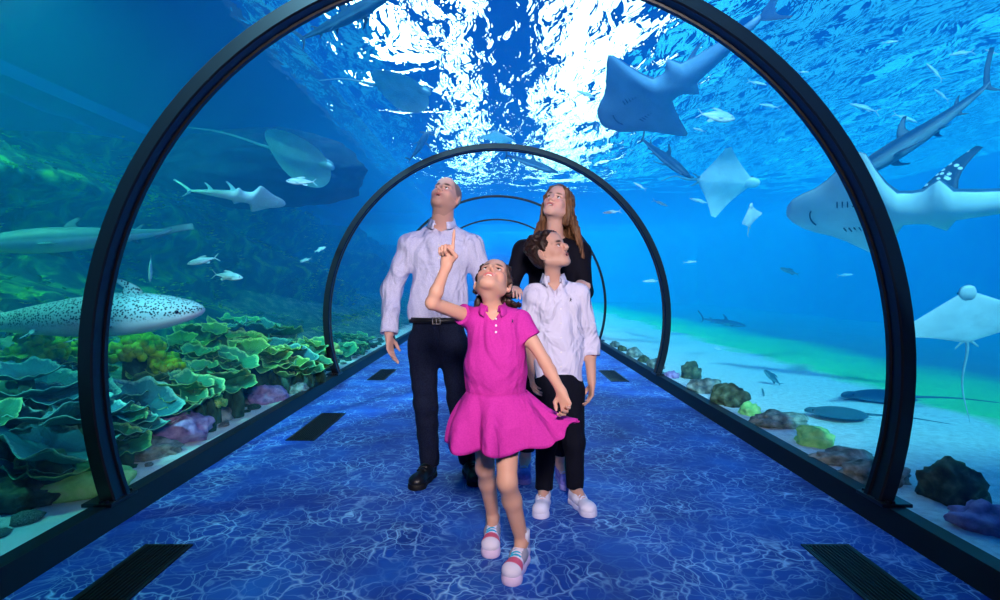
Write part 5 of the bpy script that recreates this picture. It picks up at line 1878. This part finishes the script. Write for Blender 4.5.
# ---------------------------------------------------------------- woman
def build_woman():
    d = 3.34
    base = P(543, 480, 3.44); base.z = 0
    root = empty('person', base)
    sc = .95
    M = head_matrix(P(557.5, 205.5, d - .02), -25, -29, 12, sc)
    J = {'M': M}
    J.update(neck=P(555, 237, d + .03), shR=P(523, 250, d), shL=P(581, 252, d), elR=P(509, 290, d - .04), elL=P(584, 292, d - .04), wrR=P(514, 291, 3.13), wrL=P(581, 285, 3.13),
             chest=P(552, 266, d), waist=P(551, 308, d), pelvis=P(551, 340, d), hipR=P(538, 350, d), hipL=P(564, 350, d), knR=P(532, 408, d + .04), knL=P(563, 410, d),
             anR=P(525, 458, 3.50), anL=P(561, 463, 3.40), toeR=(-.12, -1, 0), toeL=(.10, -1, 0))
    D = dict(neck=.046, sh=.044, el=.035, wr=.024, hip=.078, kn=.050, an=.034, cw=.128, ww=.115, pw=.145, flat=.66, foot=.24)
    skin = (0.78, 0.46, 0.37)
    S = Field(); skeleton(S, J, D)
    head(S, M, sc, jaw=.95, smile=1.1, open_mouth=.5)
    hand(S, J['wrR'] + Vector((0.004, -.004, .012)), (.14, -1, -.06), (0, -.25, -1), .85, -1, curl=(.30, .35, .40, .40), spread=.05)
    hand(S, J['wrL'] + Vector((-.004, -.004, .012)), (-.16, -1, -.06), (0, -.25, -1), .85, 1, curl=(.30, .35, .40, .40), spread=.05)
    sdf_obj('body', S, 0.0042, base, M_SKIN, root, face_tint(M, sc, skin, (.62, .20, .20), (.16, .09, .05), blush=.16, brow_w=.75))
    eyes(M, sc, base, root, iris=(.05, .055, .04), look=(-.15, .15))
    add_teeth(M, sc, base, root)
    S = Field()
    top_garment(S, J, D, .014, Vector((0, 0, P(551, 352, d).z)), dict(R=.96, L=.96))
    neck_hole(S, J, D, .012, .07)
    sdf_obj('top', S, 0.006, base, M_BLACKTOP, root, disp=lambda V: waves(V, 8, .003, 15))
    S = Field()
    trousers(S, J, D, .010, Vector((0, 0, P(551, 326, d).z)), dict(R=.84, L=.84))
    sdf_obj('trousers', S, 0.006, base, M_BLACKTROUSER, root)
    # long hair: cap, parted fringe, locks down the back and over one shoulder
    T = lambda x, y, z: M @ Vector((x, y, z))
    R = np.array(M.to_3x3() * (1 / sc))
    S = Field()
    S.ell(T(0, .030, .044), np.array((.086, .102, .094)) * sc, R, .02)
    for s in (-1, 1):
        S.chain([T(s * .01, -.066, .100), T(s * .050, -.062, .075), T(s * .076, -.030, .035), T(s * .084, .010, -.02), T(s * .080, .04, -.09)], [.014, .018, .020, .022, .022], .012)
    S.ell(T(0, -.095, -.010), np.array((.056, .060, .092)) * sc, R, .012, op=-1)
    S.ell(T(0, -.075, -.105), np.array((.060, .075, .07)) * sc, R, .012, op=-1)
    rs = random.Random(4)
    cr = T(0, .085, .045)
    ends = []
    for k in range(15):
        u = k / 14
        a = T(.085 - .17 * u, .055 + .045 * math.sin(PI * u), -.015 + .03 * math.sin(PI * u))
        # the mass falls behind the neck and to the person's left side
        e = P(584 - 34 * u + rs.uniform(-2, 2), 262 + rs.uniform(-5, 3) - 6 * u, d - .08 + .17 * math.sin(PI * u) + .04 * u)
        m1 = lerp(a, e, .4) + Vector((.010 * (1 - u) + rs.uniform(-.006, .006), .015, -.01))
        m2 = lerp(a, e, .75) + Vector((.012 * (1 - u) + rs.uniform(-.008, .008), .004, 0))
        pts = catmull([T(.06 - .12 * u, .05, .06), a, m1, m2, e], 4)
        rr = [.016 + .008 * math.sin(PI * min(1, i / 12)) - .010 * max(0, (i - 11) / 6) for i in range(len(pts))]
        S.chain(pts, rr, .006)
    for k in range(5):
        a = T(-.082, .030 + .006 * k, -.03)
        e = P(530 + 2.5 * k, 248 + rs.uniform(-4, 4), d - .08 + .015 * k)
        pts = catmull([T(-.075, .03, .03), a, lerp(a, e, .5) + Vector((-.004, .01, 0)), e], 4)
        S.chain(pts, [.017 - .0007 * i for i in range(len(pts))], .006)
    sdf_obj('hair', S, 0.0042, base, hair_mat('light_brown_hair', (.055, .022, .010), (.26, .125, .06)), root,
            disp=lambda V: .0022 * np.sin(V[:, 0] * 420 + 2.5 * np.sin(V[:, 2] * 30)) + .0015 * np.sin(V[:, 0] * 900 + 60 * V[:, 1]))
    mu = mat_plain('lilac_canvas', (.22, .20, .66), .8, .2, var=.15, scale=60)
    for s in ('R', 'L'):
        t = Vector(J['toe' + s]).normalized()
        h = J['an' + s] - t * .05; h.z = 0.0
        shoe(root, base, h, t, .25, mu, mat_plain('lilac_rubber', (.30, .28, .7), .6), mat_plain('lilac_lace', (.5, .5, .85), .8), chunky=.025, laces=5, high=.2)
    tag(root, 'smiling woman with long brown hair in black top, hands on the boy', 'person')


def add_mouth(M, sc, base, root, w=.015):
    bm = bmesh.new(); bmesh.ops.create_uvsphere(bm, u_segments=12, v_segments=8, radius=1)
    bmesh.ops.transform(bm, matrix=Matrix.Translation(-Vector(base)) @ M @ Matrix.Translation((0, -.0865, -.0605)) @ Matrix.Diagonal((w, .008, .0062, 1)), verts=bm.verts)
    bm_obj('mouth', bm, mat_plain('mouth_dark', (.05, .008, .008), .6), root, smooth=True)


def add_teeth(M, sc, base, root, w=.017):
    V, F = [], []
    pts = [M @ Vector((w * u, -.0915 + .010 * u * u * 1.2, -.0585 + .004 * u * u)) - base for u in np.linspace(-1, 1, 9)]
    V, F = tube(pts, .0035 * sc, 6)
    mesh_obj('teeth', V, F, M_TEETH, root)


# ---------------------------------------------------------------- boy
def build_boy():
    d = 2.98
    base = P(560, 505, 3.0); base.z = 0
    root = empty('person', base)
    sc = .93
    M = head_matrix(P(549.5, 253, d - .02), 56, -26, -2, sc)
    J = {'M': M}
    J.update(neck=P(553.5, 281, d + .02), shR=P(534, 295, d), shL=P(580, 294, d), elR=P(524, 342, d + .03), elL=P(590, 343, d + .03), wrR=P(531, 372, d - .10), wrL=P(592, 382, d - .02),
             chest=P(557, 310, d), waist=P(558, 350, d), pelvis=P(559, 382, d), hipR=P(548, 392, d), hipL=P(571, 392, d), knR=P(546, 442, d - .02), knL=P(574, 442, d - .01),
             anR=P(544, 487, d + .03), anL=P(575, 486, d + .04), toeR=(-.22, -1, 0), toeL=(.32, -1, 0))
    D = dict(neck=.040, sh=.037, el=.030, wr=.021, hip=.062, kn=.043, an=.031, cw=.112, ww=.106, pw=.112, flat=.70, foot=.22)
    skin = (0.62, 0.35, 0.265)
    S = Field(); skeleton(S, J, D)
    head(S, M, sc, jaw=.96, open_mouth=.3, nose=.75)
    hand(S, J['wrL'] + Vector((0, 0, -.006)), (-.08, -.10, -1), (-.95, -.2, 0), .76, 1, curl=(.35, .4, .45, .5), spread=.04)
    hand(S, J['wrR'], (.1, -.5, -1), (.9, .2, 0), .76, -1, curl=(.4, .4, .4, .4))
    sdf_obj('body', S, 0.0036, base, M_SKIN, root, face_tint(M, sc, skin, (.42, .15, .13), (.03, .016, .012), blush=.08))
    eyes(M, sc, base, root, look=(.1, .2))
    add_mouth(M, sc, base, root, .013)
    S = Field()
    top_garment(S, J, D, .013, Vector((0, 0, P(558, 381, d).z)), dict(R=.30, L=.30), belly=.004)
    neck_hole(S, J, D, .008, .085)
    sh = sdf_obj('shirt', S, 0.0048, base, M_SHIRT_B, root, disp=lambda V: waves(V, 13, .007, 20, ((1, .2, .35), (.25, .2, 1), (.8, .1, -.7))))
    Mn = Matrix.Rotation(-.2, 3, 'X')
    collar('collar', J['neck'] + Vector((0, -.002, .012)), Mn, .051, .051, .028, .030, M_SHIRT_B, sh, base, gap=.55)
    for s in ('R', 'L'):
        V, F = tube([lerp(J['el' + s], J['wr' + s], .12), lerp(J['el' + s], J['wr' + s], .33)], [.0475, .0465], 20)
        cu = mesh_obj('rolled_cuff', [v - base for v in V], F[:-2], M_SHIRT_B, sh)
        md = cu.modifiers.new('thick', 'SOLIDIFY'); md.thickness = .005
    xs = lambda py: (P(559, py, d).x, P(559, py, d).z)
    buttons([(x, surf_y(sh, base, x, z) - .003, z) for x, z in map(xs, (308, 322, 336, 350, 364))], .005, M_WHITEBTN, sh, base)
    polo_mark(sh, base, P(571, 300, d - .1).x, P(571, 300, d - .1).z, .012, M_NAVY, sh)
    S = Field()
    trousers(S, J, D, .011, Vector((0, 0, P(558, 372, d).z)), dict(R=1.02, L=1.02))
    sdf_obj('trousers', S, 0.005, base, M_BLACKTROUSER, root, disp=lambda V: waves(V, 15, .003, 22, ((.3, .2, 1), (.5, .2, 1))))
    # short wavy brown hair
    T = lambda x, y, z: M @ Vector((x, y, z))
    R = np.array(M.to_3x3() * (1 / sc))
    S = Field()
    S.ell(T(0, .032, .050), np.array((.083, .098, .088)) * sc, R, .02)
    S.ell(T(0, .055, .000), np.array((.076, .062, .070)) * sc, R, .02)
    S.cone(T(-.05, -.050, .098), .020, T(.05, -.050, .098), .020, .02)
    for s in (-1, 1):
        S.cone(T(s * .074, -.012, .055), .014, T(s * .075, -.012, .010), .007, .012)
        S.ell(T(s * .088, .008, -.012), np.array((.018, .022, .034)) * sc, R, .006, op=-1)
    S.ell(T(0, -.098, .000), np.array((.070, .052, .082)) * sc, R, .014, op=-1)
    rs = random.Random(8)
    for k in range(70):
        a = rs.uniform(0, 2 * PI); z = rs.uniform(-.2, 1)
        v = Vector((math.cos(a) * math.sqrt(1 - z * z) if abs(z) < 1 else 0, math.sin(a) * math.sqrt(1 - z * z), z))
        p = Vector((v.x * .080, .032 + v.y * .094, .050 + v.z * .084))
        if p.y < -.055 and p.z < .095:
            continue
        if p.z < .0 and p.y < .03:
            continue
        t = Vector((rs.gauss(0, 1), rs.gauss(0, 1), rs.gauss(0, 1))); t = (t - v * t.dot(v)).normalized()
        S.chain([T(*(p - t * .020)), T(*(p + v * .006)), T(*(p + t * .020))], [.007, .010, .006], .006)
    sdf_obj('hair', S, 0.0036, base, hair_mat('dark_brown_hair', (.008, .004, .0035), (.040, .018, .013), 90, (1, 1, .35)), root,
            disp=lambda V: .0012 * np.sin(V[:, 0] * 500 + V[:, 2] * 420 + 2 * np.sin(V[:, 1] * 60)))
    mw = mat_plain('white_leather', (.78, .76, .90), .5, .4)
    for s in ('R', 'L'):
        t = Vector(J['toe' + s]).normalized()
        h = J['an' + s] - t * .05; h.z = 0.0
        shoe(root, base, h, t, .245, mw, mat_plain('white_rubber', (.74, .72, .88), .6), mw, chunky=.022, laces=5, high=.05)
    tag(root, 'boy in white shirt and black trousers looking up sideways beside the girl', 'person')


# ---------------------------------------------------------------- girl
def build_girl():
    d = 2.38
    base = P(505, 570, 2.36); base.z = 0
    root = empty('person', base)
    sc = .89
    M = head_matrix(P(493, 284, 2.39), -6, -56, 8, sc)
    J = {'M': M}
    J.update(neck=P(493, 308, d + .01), shR=P(473, 318, d), shL=P(521, 321, d), elR=P(432, 303, 2.22), elL=P(545, 362, 2.34), wrR=P(446.5, 266, 2.20), wrL=P(561, 391, 2.27),
             chest=P(497, 336, d), waist=P(496, 366, d), pelvis=P(497, 396, d), hipR=P(486, 408, d + .02), hipL=P(507, 408, d), knR=P(485, 468, 2.48), knL=P(507, 482, 2.28),
             anR=P(493, 516, 2.60), anL=P(522, 541, 2.37), toeR=(-.08, -1, 0), toeL=(-.36, -1, 0))
    D = dict(neck=.036, sh=.032, el=.026, wr=.0185, hip=.062, kn=.040, an=.028, cw=.102, ww=.098, pw=.108, flat=.74, foot=.20)
    skin = (0.60, 0.325, 0.24)
    S = Field(); skeleton(S, J, D)
    head(S, M, sc, jaw=.98, smile=1.3, open_mouth=.75)
    hand(S, J['wrR'] + Vector((0, 0, .004)), (.06, -.05, 1), (-.35, -1, 0), .80, 1,
         curl=((.02, .03, .02), (1.5, 1.5, .9), (1.5, 1.5, .9), (1.5, 1.4, .9)), spread=.03, thumb=(.75, .3), thumb_in=.95)
    hand(S, J['wrL'], (.30, -.25, -.9), (-.5, -.8, -.1), .74, 1, curl=((.6, .9, .6), (.7, 1.0, .6), (.8, 1.0, .6), (.8, 1.0, .6)), spread=.03, thumb=(.6, .3), thumb_in=.6)
    sdf_obj('body', S, 0.0034, base, M_SKIN, root, face_tint(M, sc, skin, (.50, .15, .15), (.03, .016, .012), blush=.14, brow_w=.8))
    eyes(M, sc, base, root, look=(0, .1))
    add_teeth(M, sc, base, root, .019)
    # dress: polo bodice, flounced skirt held out by her hand
    S = Field()
    seam = P(497, 393, d)
    top_garment(S, J, D, .012, Vector((0, 0, seam.z - .012)), dict(R=-.30, L=-.42), belly=.010)
    neck_hole(S, J, D, .006, .05)
    dr = sdf_obj('dress', S, 0.0042, base, M_PINK, root, disp=lambda V: waves(V, 23, .0042, 22, ((1, .2, .5), (.3, .2, 1), (.7, .1, -.8))))
    Mn = Matrix.Rotation(-.25, 3, 'X')
    collar('collar', J['neck'] + Vector((0, -.004, .004)), Mn, .044, .044, .016, .026, M_PINK, dr, base, gap=.5)
    xs = lambda py: (P(496, py, d - .08).x, P(496, py, d - .08).z)
    buttons([(x, surf_y(dr, base, x, z) - .003, z) for x, z in map(xs, (319, 325.5, 332))], .0048, M_WHITEBTN, dr, base)
    polo_mark(dr, base, P(512.5, 321.5, d - .08).x, P(512.5, 321.5, d - .08).z, .0105, M_NAVY, dr)
    H = P(579, 413, 2.27)
    na, nv = 160, 16
    V, F = [], []
    rt = D['pw'] + .020
    for j in range(nv + 1):
        v = j / nv
        for k in range(na):
            a = 2 * PI * k / na
            c, s = math.cos(a), math.sin(a)
            fl = math.sin(7 * a + .6) + .45 * math.sin(11 * a + 2) + .3 * math.sin(4 * a)
            r0x, r0y = rt + .004, rt * .76 + .004
            rb = .196 + .034 * fl
            top = Vector((seam.x + r0x * c, seam.y + r0y * s, seam.z + .010))
            bot = Vector((seam.x - .006 + rb * c, seam.y - .01 + rb * .82 * s, seam.z - .215 + .012 * math.sin(7 * a + 2.1)))
            da = (a - 2 * PI * .985 + PI) % (2 * PI) - PI
            w = math.exp(-(da / .56) ** 2)
            pull = H + Vector((-.004, .10 * math.sin(da * 1.2), -.045 * abs(da) ** .7 - .02 + .016 * math.sin(a * 17))) + Vector((.012 * math.sin(a * 23), 0, 0))
            bot = bot.lerp(pull, w)
            p = top.lerp(bot, v)
            bulge = math.sin(PI * v) * .020 * (1 - w)
            p += Vector((c, s, 0)) * (bulge + .010 * fl * v * (1 - v) * 2)
            p.z -= .030 * math.sin(PI * v) * w
            V.append(p - base)
    for j in range(nv):
        for k in range(na):
            k2 = (k + 1) % na
            F.append((j * na + k, (j + 1) * na + k, (j + 1) * na + k2, j * na + k2))
    sk = mesh_obj('skirt', V, F, M_PINK, dr)
    md = sk.modifiers.new('thick', 'SOLIDIFY'); md.thickness = .005
    # hair falling behind the tilted head
    T = lambda x, y, z: M @ Vector((x, y, z))
    R = np.array(M.to_3x3() * (1 / sc))
    S = Field()
    S.ell(T(0, .030, .046), np.array((.084, .098, .090)) * sc, R, .02)
    for s in (-1, 1):
        S.chain([T(s * .02, -.064, .098), T(s * .060, -.048, .066), T(s * .078, -.012, .022), T(s * .083, .035, -.02)], [.010, .014, .013, .016], .012)
        S.ell(T(s * .088, .010, -.014), np.array((.016, .020, .030)) * sc, R, .006, op=-1)
    S.ell(T(0, -.098, .004), np.array((.064, .058, .088)) * sc, R, .012, op=-1)
    rs = random.Random(3)
    for k in range(16):
        u = k / 15
        a = T(-.075 + .15 * u, .085 + .02 * math.sin(PI * u), -.005)
        e = P(477 + 42 * u + rs.uniform(-3, 3), 309 + rs.uniform(-5, 6), 2.47 - .06 * abs(u - .5) * 2 * 1.0)
        m1 = lerp(a, e, .5) + Vector((rs.uniform(-.012, .012), rs.uniform(0, .015), 0))
        e2 = e + Vector((rs.uniform(-.02, .02), -.02, rs.uniform(-.005, .015)))
        pts = catmull([T(-.05 + .1 * u, .09, .05), a, m1, e, e2], 4)
        S.chain(pts, [.013 - .0004 * i for i in range(len(pts))], .005)
    sdf_obj('hair', S, 0.0036, base, hair_mat('black_brown_hair', (.010, .005, .005), (.055, .025, .022), 90, (1, 1, .3)), root,
            disp=lambda V: .0014 * np.sin(V[:, 0] * 520 + 3 * np.sin(V[:, 2] * 60)))

    white, pink, coral, blue, grey = (np.array(c) for c in ((.80, .72, .86), (.80, .26, .55), (.80, .12, .22), (.05, .38, .62), (.35, .33, .40)))

    def shoe_tint(V):
        q = .235 / .28
        y, x, z = -V[:, 1] / q, V[:, 0] / q, V[:, 2]
        C = np.tile(white, (len(V), 1))
        C[(y > .178) & (y < .232) & (z > .050)] = coral
        C[(y > .235)] = white * .96
        C[(y < .165) & (np.abs(x) > .026) & (y > .08)] = grey
        C[y < .045] = pink
        return C
    ms = mat_tint('girl_trainer', .6, .3)
    for s in ('R', 'L'):
        t = Vector(J['toe' + s]).normalized()
        h = J['an' + s] - t * .048; h.z = 0.0
        o = shoe(root, base, h, t, .235, ms, mat_plain('pale_pink_sole', (.80, .60, .80), .6), mat_plain('blue_lace', (.03, .42, .68), .7), shoe_tint, chunky=.034, laces=5)
        # sock
        a = J['an' + s]
        Vt, Ft = tube([Vector((a.x, a.y, .075)), Vector((a.x, a.y, .125)), Vector((a.x, a.y, .145))], [.034, .033, .034], 16, up=Vector((0, 1, 0)))
        sk_ = mesh_obj('sock', [v - base for v in Vt], Ft, mat_plain('white_sock', (.75, .72, .82), .9), root)
    tag(root, 'girl in magenta polo dress pointing up, holding her skirt out', 'person')


build_man()
build_woman()
build_boy()
build_girl()
